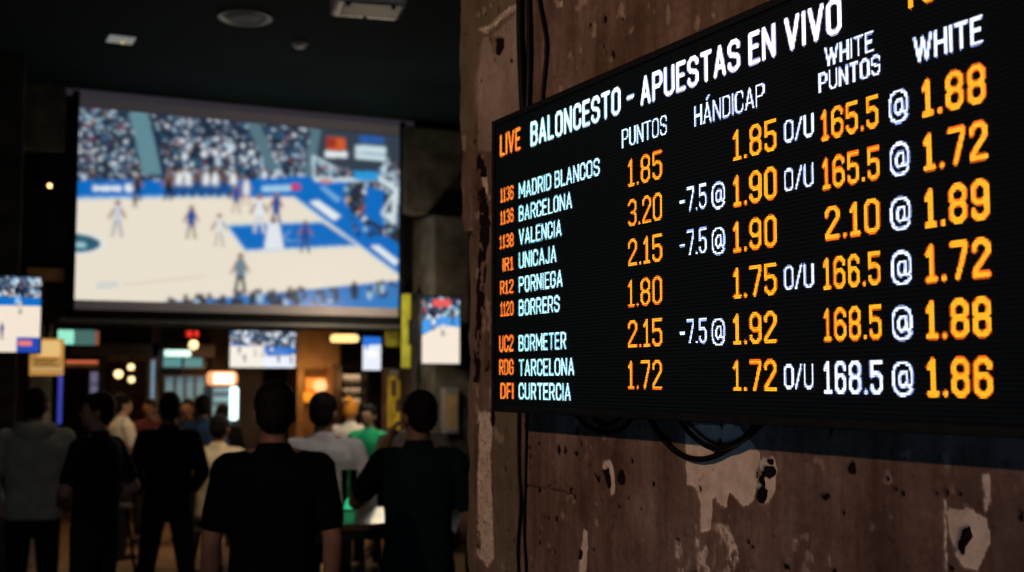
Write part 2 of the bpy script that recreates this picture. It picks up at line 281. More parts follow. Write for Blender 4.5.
# ------------------------------------------------------------------ weathered wall carrying the board
WX = 1.6
def noise2(a, b, s, oct_=4, seed=0):
    r = np.random.default_rng(seed); out = np.zeros(a.shape); amp = 1.; tot = 0
    for o in range(oct_):
        T_ = r.random((64, 64)); x = a*s; y = b*s
        xi, yi = np.floor(x).astype(int), np.floor(y).astype(int); fx, fy = x-xi, y-yi
        fx, fy = fx*fx*(3-2*fx), fy*fy*(3-2*fy)
        g = lambda i, j: T_[i % 64, j % 64]
        out += amp*((g(xi, yi)*(1-fx)+g(xi+1, yi)*fx)*(1-fy)+(g(xi, yi+1)*(1-fx)+g(xi+1, yi+1)*fx)*fy)
        tot += amp; amp *= .5; s *= 2.03
    return out/tot
def wall_material():
    m = bpy.data.materials.new('peeling_plaster'); m.use_nodes = True; nt = m.node_tree; b = nt.nodes['Principled BSDF']; L = nt.links.new
    tc = nt.nodes.new('ShaderNodeTexCoord')
    def nz(scale, det=6, st=None):
        n = nt.nodes.new('ShaderNodeTexNoise'); n.inputs['Scale'].default_value = scale; n.inputs['Detail'].default_value = det; n.inputs['Roughness'].default_value = .65
        if st:
            mp = nt.nodes.new('ShaderNodeMapping'); mp.inputs['Scale'].default_value = st; L(tc.outputs['Object'], mp.inputs[0]); L(mp.outputs[0], n.inputs['Vector'])
        else: L(tc.outputs['Object'], n.inputs['Vector'])
        return n.outputs['Fac']
    def ramp(f_, *st):
        r = nt.nodes.new('ShaderNodeValToRGB')
        while len(r.color_ramp.elements) < len(st): r.color_ramp.elements.new(.5)
        for e, (p, cc) in zip(r.color_ramp.elements, st): e.position = p; e.color = (*cc, 1)
        L(f_, r.inputs['Fac']); return r.outputs['Color']
    def mix(f_, a, bb, mode='MIX'):
        x = nt.nodes.new('ShaderNodeMix'); x.data_type = 'RGBA'; x.blend_type = mode
        if isinstance(f_, float): x.inputs[0].default_value = f_
        else: L(f_, x.inputs[0])
        L(a, x.inputs[6]); L(bb, x.inputs[7]); return x.outputs[2]
    base = ramp(nz(3.2), (.3, (.125, .078, .055)), (.52, (.215, .145, .112)), (.7, (.31, .235, .195)))
    streak = ramp(nz(2.2, 7, (1, 6, .9)), (.36, (.42, .36, .32)), (.62, (1, 1, 1)))
    col = mix(.75, base, streak, 'MULTIPLY')
    fine = ramp(nz(55, 4), (.3, (.7, .68, .66)), (.6, (1, 1, 1))); col = mix(.8, col, fine, 'MULTIPLY')
    at = nt.nodes.new('ShaderNodeAttribute'); at.attribute_name = 'wear'; sp = nt.nodes.new('ShaderNodeSeparateColor'); L(at.outputs['Color'], sp.inputs[0])
    def crisp(ch, amp):
        n_ = nt.nodes.new('ShaderNodeMath'); n_.operation = 'MULTIPLY_ADD'; L(nz(75, 5), n_.inputs[0]); n_.inputs[1].default_value = amp; n_.inputs[2].default_value = -amp*.5
        a_ = nt.nodes.new('ShaderNodeMath'); a_.operation = 'ADD'; L(ch, a_.inputs[0]); L(n_.outputs[0], a_.inputs[1])
        r_ = nt.nodes.new('ShaderNodeMapRange'); r_.inputs['From Min'].default_value = .42; r_.inputs['From Max'].default_value = .58; L(a_.outputs[0], r_.inputs['Value'])
        h_ = nt.nodes.new('ShaderNodeMath'); h_.operation = 'MULTIPLY'; L(ch, h_.inputs[0]); h_.inputs[1].default_value = .75
        m_ = nt.nodes.new('ShaderNodeMath'); m_.operation = 'MAXIMUM'; L(h_.outputs[0], m_.inputs[0]); L(r_.outputs[0], m_.inputs[1]); return m_.outputs[0]
    light = ramp(nz(22), (.3, (.50, .40, .30)), (.65, (.74, .62, .50)))
    col = mix(sp.outputs[2], col, ramp(nz(9), (.35, (.10, .085, .05)), (.65, (.17, .145, .09))))
    col = mix(crisp(sp.outputs[0], 1.1), col, light)
    col = mix(crisp(sp.outputs[1], .8), col, ramp(nz(40), (.3, (.003, .002, .002)), (.7, (.018, .010, .007))))
    pits = ramp(nz(26, 3), (.24, (.2, .16, .14)), (.30, (1, 1, 1))); col = mix(.8, col, pits, 'MULTIPLY')
    L(col, b.inputs['Base Color']); b.inputs['Roughness'].default_value = .9; b.inputs['Specular IOR Level'].default_value = .06
    bp = nt.nodes.new('ShaderNodeBump'); bp.inputs['Strength'].default_value = .5; bp.inputs['Distance'].default_value = .01
    L(nz(30, 8), bp.inputs['Height']); L(bp.outputs['Normal'], b.inputs['Normal']); return m
WM = wall_material()
yA = .7; yE = atX(466, 300, WX).y; zA, zE_ = .95, 3.15
NW, NH = 860, 600
u = np.linspace(0, 1, NW)[None, :].repeat(NH, 0); zz = np.linspace(zA, zE_, NH)[:, None].repeat(NW, 1)
zq = atX(466, 232, WX).z
edge = yE+np.where(zz > zq, .035, -.035)+.05*(noise2(zz, zz*0, 9, 4, 3)-.5)
yy = yA+(edge-yA)*u
ss, zc = -yy, zz
def pxw(px, py): q = atX(px, py, WX); return (-q.y, q.z)
def inpoly(poly, jag=.012, seed=1, fr=30):
    pts = [pxw(*p) for p in poly]
    X = ss+jag*(noise2(ss, zc, fr, 4, seed)-.5)*2; Z = zc+jag*(noise2(ss, zc, fr, 4, seed+50)-.5)*2
    ins = np.zeros(X.shape, bool); n = len(pts)
    for i in range(n):
        (x1, y1), (x2, y2) = pts[i], pts[(i+1) % n]
        if y1 == y2: continue
        cnd = ((y1 > Z) != (y2 > Z)) & (X < (x2-x1)*(Z-y1)/(y2-y1)+x1); ins ^= cnd
    return ins
def z7(l, ox, oy, k=3.325): return [(ox+x/k, oy+y/k) for x, y in l]
Rm = np.zeros(ss.shape); Gm = np.zeros(ss.shape); Bm_ = np.zeros(ss.shape)
def blob(px, py, rx, ry, seed=5):
    a = [(px+rx*math.cos(t), py+ry*math.sin(t)) for t in np.linspace(0, 2*math.pi, 12)[:-1]]; return inpoly(a, .006, seed, 60)
# light plaster patches
Rm[inpoly(z7([(155, 100), (190, 85), (330, 85), (400, 180), (385, 330), (345, 355), (300, 300), (290, 360), (245, 330), (238, 430), (205, 440), (205, 340), (185, 290), (160, 280)], 640, 400), .006, 1)] = .95
pr = inpoly(z7([(400, 200), (440, 180), (462, 230), (455, 300), (430, 345), (395, 335)], 640, 400), .008, 2); Rm[pr] = .8
for b_ in ((427, 240, 26, 20), (405, 320, 18, 26), (430, 205, 12, 9), (408, 270, 10, 25)): p = z7([(b_[0], b_[1])], 640, 400)[0]; Gm[blob(p[0], p[1], b_[2]/3.3, b_[3]/3.3, 7)] = .9
def sketchy(poly, thr, seed, val=.7, fr=26):
    k = inpoly(poly, .01, seed) & (noise2(ss, zc, fr, 4, seed+9) > thr); Rm[k] = val
sketchy(z7([(185, 420), (240, 400), (300, 410), (335, 520), (330, 600), (200, 600)], 640, 400), .48, 11, .55)
sketchy(z7([(120, 470), (145, 460), (150, 600), (110, 600)], 640, 400), .45, 12, .5)
sketchy(z7([(500, 470), (560, 440), (640, 520), (640, 600), (540, 560)], 640, 400), .55, 13, .4)
Rm[inpoly(z7([(418, 362), (500, 360), (548, 400), (552, 480), (515, 560), (460, 555), (440, 500), (422, 440)], 824, 400), .006, 21)] = .85
Gm[inpoly(z7([(450, 430), (485, 418), (498, 455), (470, 480), (455, 520), (436, 490)], 824, 400), .006, 22)] = .95
Rm[inpoly(z7([(534, 240), (556, 240), (560, 330), (545, 378), (535, 330)], 824, 400), .004, 23)] = .7
Rm[inpoly(z7([(400, 330), (410, 330), (416, 600), (408, 600)], 824, 400), .004, 24)] = .7
for q in ((95, 225, 14, 22), (240, 292, 9, 9), (265, 312, 7, 16), (378, 310, 7, 7), (215, 265, 7, 8)): p = z7([(q[0], q[1])], 824, 400)[0]; Gm[blob(p[0], p[1], q[2]/3.3, q[3]/3.3, 25)] = .7
# left lower part
sketchy(z7([(62, 40), (118, 40), (105, 180), (110, 330), (118, 520), (95, 560), (60, 520), (62, 300)], 460, 400), .34, 31, .6, 14)
Bm_[inpoly(z7([(108, 40), (190, 40), (196, 600), (125, 600), (118, 330)], 460, 400), .02, 32)] = .6
Gm[inpoly(z7([(478, 235), (498, 225), (505, 290), (495, 296)], 460, 400), .003, 33)] = 1
Rm[inpoly(z7([(480, 205), (505, 198), (518, 240), (520, 310), (507, 315), (503, 235), (480, 230)], 460, 400), .003, 34)] = .9
Rm[inpoly(z7([(404, 500), (420, 430), (432, 440), (425, 600), (400, 600)], 460, 400), .006, 35)] = .75
for q in ((265, 145, 5, 5), (330, 165, 6, 16), (352, 168, 5, 14), (391, 178, 7, 9), (267, 300, 5, 7), (385, 325, 5, 8), (325, 398, 5, 10), (535, 355, 5, 5), (575, 200, 5, 12), (435, 220, 4, 4), (403, 515, 6, 16), (540, 260, 12, 26), (110, 60, 10, 30)):
    p = z7([(q[0], q[1])], 460, 400)[0]; Gm[blob(p[0], p[1], q[2]/3.0, q[3]/3.3, 36)] = .85
for a, b_ in (((225, 285), (330, 300)), ((330, 300), (385, 318)), ((290, 295), (325, 270)), ((390, 120), (395, 170))):
    P0, P1 = z7([a, b_], 460, 400); Gm[inpoly([(P0[0], P0[1]-.6), (P1[0], P1[1]-.6), (P1[0], P1[1]+.6), (P0[0], P0[1]+.6)], .004, 37, 40)] = .8
# upper left part
Bm_[inpoly(z7([(30, -60), (300, -60), (290, 20), (235, 70), (180, 120), (135, 130), (130, 190), (112, 290), (105, 620), (20, 620)], 450, 0, 4.084), .012, 41)] = .75
Rm[inpoly(z7([(140, 150), (165, 155), (185, 220), (215, 228), (230, 160), (180, 140), (270, 70), (292, 30), (286, 620), (118, 620), (118, 290)], 450, 0, 4.084), .008, 42)] = .30
Rm[inpoly(z7([(120, 120), (170, 100), (250, 30), (285, 12), (285, 30), (220, 85), (150, 140)], 450, 0, 4.084), .006, 43)] = .55
Gm[inpoly(z7([(188, 155), (222, 152), (225, 195), (205, 228), (190, 220)], 450, 0, 4.084), .006, 44)] = .55
for q in ((254, 250, 6, 12), (635, 80, 8, 18), (670, 222, 9, 18), (710, 75, 5, 5)): p = z7([(q[0], q[1])], 450, 0, 4.084)[0]; Gm[blob(p[0], p[1], q[2]/4, q[3]/4, 45)] = .8
Rm[inpoly(z7([(440, 0), (470, 0), (465, 30), (440, 35)], 450, 0, 4.084), .008, 46)] = .5
for q in ((275, 60, 9, 40), (390, 90, 10, 30), (450, 60, 6, 10)): p = (600+q[0]/3.94, q[1]/3.94); Rm[blob(p[0], p[1], q[2]/4, q[3]/4, 47)] = .4
# chipped arris beside the open room
Gm[inpoly([(476, 150), (486, 165), (490, 235), (484, 300), (480, 380), (474, 380), (477, 300), (480, 230)], .02, 51, 20) & (noise2(ss, zc, 30, 4, 52) > .42)] = .8
Rm[inpoly([(482, 165), (488, 170), (489, 195), (484, 195)], .006, 53)] = .6
Bm_[inpoly([(455, 232), (474, 232), (476, 572), (455, 600)], .012, 54)] = .6
nz_ = noise2(ss, zc, 34, 4, 61); Gm[(nz_ > .78)] = np.maximum(Gm, .7)[nz_ > .78]
nz2 = noise2(ss, zc, 22, 5, 62)*.7+.3*noise2(ss, zc, 2.2, 3, 63); Rm[nz2 > .675] = np.maximum(Rm, .35)[nz2 > .675]
def soft(a):
    for _ in range(1):
        p = np.pad(a, 1, mode='edge'); a = (p[1:-1, 1:-1]*2+p[:-2, 1:-1]+p[2:, 1:-1]+p[1:-1, :-2]+p[1:-1, 2:])/6
    return a
Rm, Gm, Bm_ = soft(Rm), soft(np.where(Gm > 0, np.minimum(1, Gm+.12), 0)), soft(Bm_)
rel = .006*noise2(ss, zc, 3, 5, 70)+.003*noise2(ss, zc, 25, 3, 71)-.003*Rm-.007*Gm+.004*Bm_
XX = WX-rel
XX[:, -1] = WX+.06; XX[:, -2] += .02; 
P = np.stack([XX, yy, zz], -1); at = np.stack([Rm, Gm, Bm_, np.ones_like(Rm)], -1)
wr = MB().box(WX+.03, WX+.38, -2.5, yE-.06, 0, 4.42).box(WX, WX+.1, -2.5, yA, 0, 4.42).box(WX, WX+.1, yA, yE-.07, 0, zA).box(WX, WX+.1, yA, yE-.07, zE_, 4.42).build('wall_right', WM)
struct(wr)
wf = grid_mesh('plaster_face', P, NW, NH, WM, wr, at, 'wear')
# ------------------------------------------------------------------ cables on the wall
RUB = mat('black_rubber', (.004, .004, .005), .5, 0, .2, 40)
RUB2 = mat('black_plastic_cable', (.006, .006, .007), .35, 0, .2, 40)
def cable(pts, r, m, label, off=0.):
    q = [tuple(atX(a, b, WX-.006-r-off)) for a, b in pts]
    o = tube('cable', q, r, m); tag(o, label, 'cable', 'cables running behind the board'); return o
cable([(520, -30), (520, 30), (521.5, 70), (523, 100), (524, 130), (524, 160)], .0115, RUB, 'thickest black cable dropping from the ceiling to the top of the board')
cable([(528, -30), (530, 40), (529, 75), (528, 110), (527, 140), (527, 160)], .009, RUB2, 'glossier black cable touching the thickest one above the board')
cable([(536, -30), (540, 10), (548, 36), (546, 62), (542.5, 90), (542, 120), (542, 150)], .006, RUB, 'thin black cable bulging away to the right above the board')
cable([(519, 380), (518.5, 415), (519, 450), (519, 480), (522, 498), (519, 530), (517, 552), (519, 575), (521, 610)], .0046, RUB, 'black cable hanging below the left end of the board, the left of two')
cable([(527, 380), (526.5, 415), (526, 460), (525.5, 490), (524, 520), (524.5, 548), (527, 575), (526, 610)], .0040, RUB2, 'black cable hanging below the left end of the board, the right of two')
cable([(566, 395), (574, 414), (586, 427), (603, 434), (618, 433), (630, 423), (640, 405)], .0055, RUB, 'short black cable sagging under the lettered left half of the board')
cable([(640, 395), (648, 418), (662, 440), (680, 456), (700, 461), (718, 456), (738, 443), (760, 428), (775, 405)], .0068, RUB, 'lowest drooping black cable loop under the middle of the board')
cable([(668, 398), (680, 424), (698, 442), (715, 451), (735, 445), (752, 433), (762, 408)], .0058, RUB2, 'inner black cable loop nested above the lowest drooping loop', .014)
cable([(600, 398), (590, 412), (597, 424), (606, 428), (618, 422), (628, 405)], .004, RUB2, 'thinnest cable loop above the short sagging cable under the board', .012)
# ------------------------------------------------------------------ room shell
CEIL = 4.42
floor_m = bpy.data.materials.new('worn_floor'); floor_m.use_nodes = True; nt = floor_m.node_tree; b = nt.nodes['Principled BSDF']
tc = nt.nodes.new('ShaderNodeTexCoord'); br = nt.nodes.new('ShaderNodeTexBrick'); br.inputs['Scale'].default_value = 2.2; br.inputs['Color1'].default_value = (.30, .19, .11, 1); br.inputs['Color2'].default_value = (.22, .14, .085, 1)
br.inputs['Mortar'].default_value = (.06, .04, .03, 1); br.inputs['Mortar Size'].default_value = .012; nt.links.new(tc.outputs['Object'], br.inputs['Vector'])
n = nt.nodes.new('ShaderNodeTexNoise'); n.inputs['Scale'].default_value = 4; nt.links.new(tc.outputs['Object'], n.inputs['Vector'])
mx = nt.nodes.new('ShaderNodeMix'); mx.data_type = 'RGBA'; mx.blend_type = 'MULTIPLY'; mx.inputs[0].default_value = .6
nt.links.new(br.outputs['Color'], mx.inputs[6]); nt.links.new(n.outputs['Color'], mx.inputs[7]); nt.links.new(mx.outputs[2], b.inputs['Base Color']); b.inputs['Roughness'].default_value = .4
struct(MB().box(-6, 8, -3, 20, -.1, 0).build('floor', floor_m))
CM = mat('ceiling_teal_black', (.0035, .011, .012), .95, 0, .4, 1.2)
struct(MB().box(-6, 8, -3, 20, CEIL, CEIL+.1).build('ceiling', CM))
DK = mat('dark_painted_wall', (.03, .028, .028), .8, 0, .5, 3)
CONC = mat('rough_dark_concrete', (.075, .07, .062), .9, 0, .55, 5, .5)
CONC2 = mat('pale_pillar_plaster', (.2, .17, .13), .9, 0, .3, 6, .3)
HY = 12.2
zh = atY(200, 326, HY).z
hw = MB(); hw.box(-6, 8, HY, HY+.35, zh, CEIL)
struct(hw.build('wall_header', DK))
struct(MB().box(-6, 8, 19, 19.2, 0, CEIL).build('wall_back', mat('back_wall', (.09, .055, .04), .9, 0, .5, 1.5)))
struct(MB().box(-6.2, -6, -3, 20, 0, CEIL).build('wall_left', DK))
struct(MB().box(8, 8.2, -3, 20, 0, CEIL).build('wall_far_right', DK))
struct(MB().box(-6, 8, -3.2, -3, 0, CEIL).build('wall_behind', DK))
struct(MB().box(-6, 8, HY+.35, 19, 3.0, 3.1).build('ceiling_rear', DK))
def pxbox(x0, x1, y0, y1, Y, dep, mb=None, bev=0.):
    a = atY(x0, (y0+y1)/2, Y); b2 = atY(x1, (y0+y1)/2, Y); xm = (x0+x1)/2
    mb = mb or MB(); mb.box(a.x, b2.x, Y, Y+dep, atY(xm, y1, Y).z, atY(xm, y0, Y).z, bev); return mb
def pillar(name, x0, x1, Y, dep, m, top=None, label=None, z0=0):
    a = atY(x0, 300, Y).x; b2 = atY(x1, 300, Y).x
    o = MB().box(a, b2, Y, Y+dep, z0, top if top else CEIL, .015).build(name, m); struct(o); return o
struct(MB().box(-6, atY(22, 200, 11).x, 11, HY, 0, CEIL, .01).build('trim_1', CONC))
struct(pxbox(23, 66, 70, 150, 11.95, HY-11.95, None, .01).build('trim_2', CONC))
struct(pxbox(405, 470, 128, 215, 11.9, HY-11.9, None, .02).build('trim_3', CONC))
struct(pxbox(433, 470, 215, 560, 11.6, .6, None, .02).build('trim_4', CONC))
pillar('trim_5', 31, 54, 12.6, .4, CONC2, 3.0)
pillar('trim_6', 413, 432, 13.2, .4, mat('dark_pier', (.05, .04, .045), .9, 0, .4, 5), 3.0)
pillar('trim_7', 152, 162, 15.5, .2, mat('grey_mullion', (.1, .085, .085), .7), 3.0)
struct(pxbox(70, 215, 344, 356, 15.5, .2).build('trim_8', mat('grey_mullion', (.1, .085, .085))))
struct(pxbox(60, 405, 320.5, 325, 12.05, .12).build('trim_9', mat('grey_rail', (.09, .095, .11), .5)))
# wood shelf and small lamp left of the projection screen
WOOD = mat('warm_wood', (.30, .16, .07), .5, 0, .3, 8)
tag(pxbox(27, 65, 268, 281, 12.0, .2, None, .004).build('wall_shelf', WOOD), 'narrow brown wooden shelf on the dark wall left of the big screen', 'shelf')
# ------------------------------------------------------------------ pictures for the screens
def lin(c_): c_ = np.asarray(c_, float)/255; return np.where(c_ <= .04045, c_/12.92, ((c_+.055)/1.055)**2.4)
class Canvas:
    def __init__(s, W, H, bg): s.W, s.H = W, H; s.a = np.ones((H, W, 3))*lin(bg); s.Y, s.X = np.mgrid[0:H, 0:W].astype(float)
    def poly(s, pts, c_):
        ins = np.zeros((s.H, s.W), bool); n = len(pts)
        for i in range(n):
            (x1, y1), (x2, y2) = pts[i], pts[(i+1) % n]
            if y1 == y2: continue
            ins ^= ((y1 > s.Y) != (y2 > s.Y)) & (s.X < (x2-x1)*(s.Y-y1)/(y2-y1)+x1)
        s.a[ins] = lin(c_)
    def ell(s, x, y, rx, ry, c_): s.a[((s.X-x)/rx)**2+((s.Y-y)/ry)**2 < 1] = lin(c_)
    def line(s, x1, y1, x2, y2, w, c_):
        dx, dy = x2-x1, y2-y1; k = np.clip(((s.X-x1)*dx+(s.Y-y1)*dy)/(dx*dx+dy*dy+1e-9), 0, 1)
        s.a[np.hypot(s.X-x1-k*dx, s.Y-y1-k*dy) < w/2] = lin(c_)
    def crowd(s, x0, x1, y0, y1, n, rr, r=(1.2, 2.8), bright=.5):
        pal = [(225, 232, 240), (190, 210, 225), (150, 185, 205), (60, 110, 150), (30, 50, 80), (20, 25, 40), (70, 60, 70), (110, 85, 90), (170, 150, 140), (40, 90, 120), (160, 50, 60), (95, 105, 130)]
        w = np.array([bright*2.2, bright*1.6, 1, 1, 1.5, 1.8, 1, .8, .6, 1, .18, 1]); w /= w.sum()
        for _ in range(n):
            k = rr.choice(len(pal), p=w); q = rr.uniform(*r); s.ell(rr.uniform(x0, x1), rr.uniform(y0, y1), q, q*rr.uniform(.9, 1.3), pal[k])
    def blur(s, n=1):
        for _ in range(n):
            p = np.pad(s.a, ((1, 1), (1, 1), (0, 0)), mode='edge'); s.a = (p[:-2, 1:-1]+p[2:, 1:-1]+p[1:-1, :-2]+p[1:-1, 2:]+2*p[1:-1, 1:-1])/6
        return s
    def player(s, x, yb, h, shirt, legs=(60, 60, 70), skin=(150, 110, 90)):
        s.ell(x, yb-h*.93, h*.075, h*.09, skin); s.ell(x, yb-h*.68, h*.13, h*.2, shirt); s.ell(x, yb-h*.45, h*.12, h*.12, shirt)
        s.line(x-h*.05, yb-h*.4, x-h*.12, yb, h*.08, legs); s.line(x+h*.05, yb-h*.4, x+h*.12, yb, h*.08, legs); s.line(x-h*.1, yb-h*.75, x-h*.22, yb-h*.5, h*.06, skin); s.line(x+h*.1, yb-h*.75, x+h*.2, yb-h*.55, h*.06, skin)
# the big picture is painted in its own flat frame: u to the right, v down
SY = 12.0
cTL, cTR = atY(77, 111, SY), atY(400, 133, SY); cBL, cBR = atY(72, 301, SY), atY(400, 307, SY)
sx0, sx1 = (cTL.x+cBL.x)/2, (cTR.x+cBR.x)/2; sz1, sz0 = (cTL.z+cTR.z)/2, (cBL.z+cBR.z)/2
W, H = 330, 196
def uv(px, py): q = atY(px, py, SY); return ((q.x-sx0)/(sx1-sx0)*(W-1), (sz1-q.z)/(sz1-sz0)*(H-1))
def uvl(l): return [uv(*p) for p in l]
k = Canvas(W, H, (32, 46, 64)); rr = np.random.default_rng(3)
BL = (8, 106, 190); WT = (226, 236, 240); BG = (233, 223, 205)
k.crowd(-3, W, -2, 84, 2600, rr, (.9, 2.0), .5); k.crowd(W*.3, W*.6, 25, 84, 160, rr, (1.6, 3.0), 1.6)
k.crowd(W*.68, W, 5, 120, 600, rr, (1.3, 2.6), .08)
k.poly(uvl([(129, 112), (147, 112), (163, 174), (143, 174)]), (104, 146, 158))
for i in range(14): y = 116+i*4.2; x = 130+(y-112)*.24; p = uvl([(x, y), (x+16, y+.5)]); k.line(*p[0], *p[1], 1.0, (60, 95, 110))
k.poly(uvl([(148, 112), (151, 112), (168, 180), (163, 180)]), (18, 40, 66))
k.poly(uvl([(244, 118), (258, 119), (279, 170), (268, 172)]), (84, 116, 128)); k.poly(uvl([(312, 122), (322, 124), (313, 178), (304, 178)]), (84, 116, 128))
k.poly(uvl([(322, 124), (402, 128), (402, 172), (360, 172), (316, 160)]), (50, 62, 74)); k.crowd(*[uv(380, 160)[0], W, uv(380, 158)[1], uv(380, 182)[1]], 50, rr, (1.4, 3), .5)
# advertising boards and floor
k.poly(uvl([(70, 180), (236, 181), (300, 176), (345, 180), (402, 228), (402, 282), (70, 282)]), BL)
k.crowd(*uv(345, 170)[:1], uv(402, 170)[0], uv(370, 188)[1], uv(370, 205)[1], 160, rr, (1.6, 3.4), .3)
k.poly(uvl([(350, 182), (402, 186), (402, 246), (372, 226), (350, 212)]), (40, 44, 54)); k.crowd(uv(351, 200)[0], W, uv(370, 184)[1], uv(385, 236)[1], 110, rr, (1.4, 3.2), .35)
k.poly(uvl([(366, 186), (384, 190), (384, 228), (364, 216)]), BL)
k.poly(uvl([(70, 199), (293, 197), (402, 278), (402, 312), (70, 312)]), BG)
k.poly(uvl([(70, 197), (240, 194.5), (240, 197), (70, 200)]), (150, 190, 225))
k.poly(uvl([(227, 225), (322, 222), (356, 245), (245, 250)]), BL)
for a in [((293, 197), (402, 277)), ((226, 225), (322, 221.5)), ((245, 251), (357, 246)), ((226, 225), (245, 251))]: p = uvl(a); k.line(*p[0], *p[1], 2.2, (180, 210, 225))
p = uvl([(290, 231), (284, 236), (288, 241), (300, 241)]);
for a, b2 in zip(p[:-1], p[1:]): k.line(*a, *b2, 1.5, (130, 175, 215))
k.poly(uvl([(309, 202), (318, 200), (341, 216), (334, 221)]), WT); k.poly(uvl([(319, 187), (324, 186), (341, 199), (337, 203)]), (110, 170, 220)); k.poly(uvl([(370, 246), (378, 245), (399, 261), (395, 266)]), WT)
k.poly(uvl([(262, 186), (292, 185), (292, 191), (262, 192)]), (160, 205, 235)); k.poly(uvl([(291, 184), (300, 184), (300, 190), (291, 190)]), (200, 60, 110))
for x in range(95, 122, 4): k.ell(*uv(x, 188.5), 2.2, 2.4+(x % 3)*.5, WT)
k.ell(*uv(129, 188), 4, 4.5, WT)
# bench row standing in front of the stands
for i, x in enumerate(range(170, 240, 9)):
    p = uv(x, 196); k.player(p[0], p[1], 28, WT if i % 3 else (60, 70, 90), (35, 40, 55))
for x, s_ in ((137, (35, 35, 45)), (168, (30, 35, 45))): p = uv(x, 200); k.player(p[0], p[1], 26, s_, (20, 20, 25))
# scoreboard, backboard
k.poly(uvl([(327, 137), (345, 138), (345, 151), (327, 150)]), (205, 90, 45)); k.poly(uvl([(326, 138), (336, 138), (336, 148), (326, 148)]), (150, 50, 40)); k.poly(uvl([(325, 151), (347, 152), (347, 158), (325, 157)]), WT)
k.poly(uvl([(359, 135), (384, 137), (384, 144), (359, 143)]), (40, 90, 160)); k.poly(uvl([(355, 145), (386, 147), (386, 161), (355, 159)]), (200, 220, 228)); k.poly(uvl([(352, 152), (386, 154), (386, 155.5), (352, 153.5)]), (120, 140, 160))
q = uvl([(313, 156), (331, 166), (330, 178), (314, 178), (313, 156)])
for a, b2 in zip(q[:-1], q[1:]): k.line(*a, *b2, 2.6, (190, 215, 220))
q = uvl([(316, 180), (352, 180), (379, 178), (396, 190), (393, 222), (382, 214), (392, 196)])
for a, b2, w_ in zip(q[:-1], q[1:], (4, 5, 6, 6, 3, 3)): k.line(*a, *b2, w_, (205, 222, 228))
k.poly(uvl([(354, 171), (379, 172), (378, 181), (354, 180)]), (40, 150, 215)); k.ell(*uv(326, 181), 7, 2.5, (205, 140, 130))
# centre circle
k.ell(*uv(74, 243), 27, 11.5, WT); k.ell(*uv(74, 243), 24.5, 9.5, (40, 90, 110)); k.ell(*uv(80, 245), 6, 3, (160, 200, 210))
BP, WP = (30, 70, 150), (225, 230, 235)
for x, yb, h, s_, l_ in ((117, 236, 36, (200, 205, 212), (170, 170, 175)), (191, 238, 34, BP, (150, 140, 130)), (219, 246, 34, (222, 225, 220), (190, 185, 170)), (236, 213, 30, BP, (190, 170, 150)),
                         (246, 205, 30, WP, (200, 180, 160)), (259, 232, 40, WP, (205, 205, 210)), (276, 224, 34, BP, (40, 70, 140)), (305, 252, 34, BP, (60, 80, 130)), (135, 208, 14, (50, 50, 60), (50, 50, 60))):
    p = uv(x, yb); k.player(p[0], p[1], h, s_, l_)
k.poly(uvl([(268, 222), (279, 222), (284, 249), (264, 249)]), WP); p = uv(273, 236); k.ell(p[0], p[1]-17, 3, 3.5, (120, 90, 80))
p = uv(240, 293); k.player(p[0], p[1], 42, (110, 130, 145), (30, 32, 38), (150, 120, 100)); k.ell(p[0], p[1]-26, 5.5, 8, (110, 130, 145))
k.line(*uv(125, 285), *uv(205, 276), 2, (214, 204, 182)); k.poly(uvl([(96, 283), (118, 281), (118, 287), (96, 289)]), (205, 210, 206))
# near-side spectators
k.poly(uvl([(150, 303), (230, 297), (402, 280), (402, 320), (150, 320)]), (46, 120, 190))
for i in range(60):
    x = rr.uniform(165, 400); y = 303-(x-150)*.083+rr.uniform(0, 9); k.ell(*uv(x, y+3), rr.uniform(2.5, 5), rr.uniform(4, 7), [(30, 45, 70), (40, 60, 90), (160, 190, 210), (60, 120, 180), (25, 30, 45)][i % 5]); k.ell(*uv(x, y-3), 2.2, 2.8, (50, 45, 50))
PIC = attr_emit('projected_picture', 1.0); TVP = attr_emit('television_picture', 1.12)
scr = empty('projection_screen', (0, 0, 0)); tag(scr, 'huge hanging projection screen showing a basketball game on a blue and beige court', 'projection screen')
def frame_xy(px, py): q = atY(px, py, SY); return q.x, q.z
fx0 = frame_xy(70, 200)[0]; fx1 = frame_xy(404.5, 200)[0]; fz0 = frame_xy(235, 321)[1]; fz1 = (frame_xy(70, 91)[1]+frame_xy(400, 118)[1])/2
GREY = mat('screen_grey_projector_glow', (.32, .30, .33), .9, 0, .08, 3, emit=(.019, .017, .022), es=1); BLK = mat('matte_black', (.006, .006, .007), .8, 0, .2, 10)  # faint emission in the fabric stands in for the projector's black-level light
MB().box(fx0+.05, fx1-.05, SY+.004, SY+.02, fz0+.05, fz1).box(fx0-.06, fx1+.1, SY+.004, SY+.02, fz1-.06, fz1).build('fabric', GREY, scr)
fb = MB(); fb.box(fx0, fx0+.06, SY-.03, SY+.05, fz0, fz1-.02, .004).box(fx1-.06, fx1, SY-.03, SY+.05, fz0, fz1-.02, .004).box(fx0, fx1, SY-.03, SY+.05, fz0, fz0+.075, .004); fb.build('black_border', BLK, scr)
MB().box(fx0-.05, fx1+.05, SY-.05, SY+.1, fz1, min(fz1+.1, CEIL-.001), .01).build('roller_housing', mat('housing_dark', (.02, .02, .022), .5), scr)
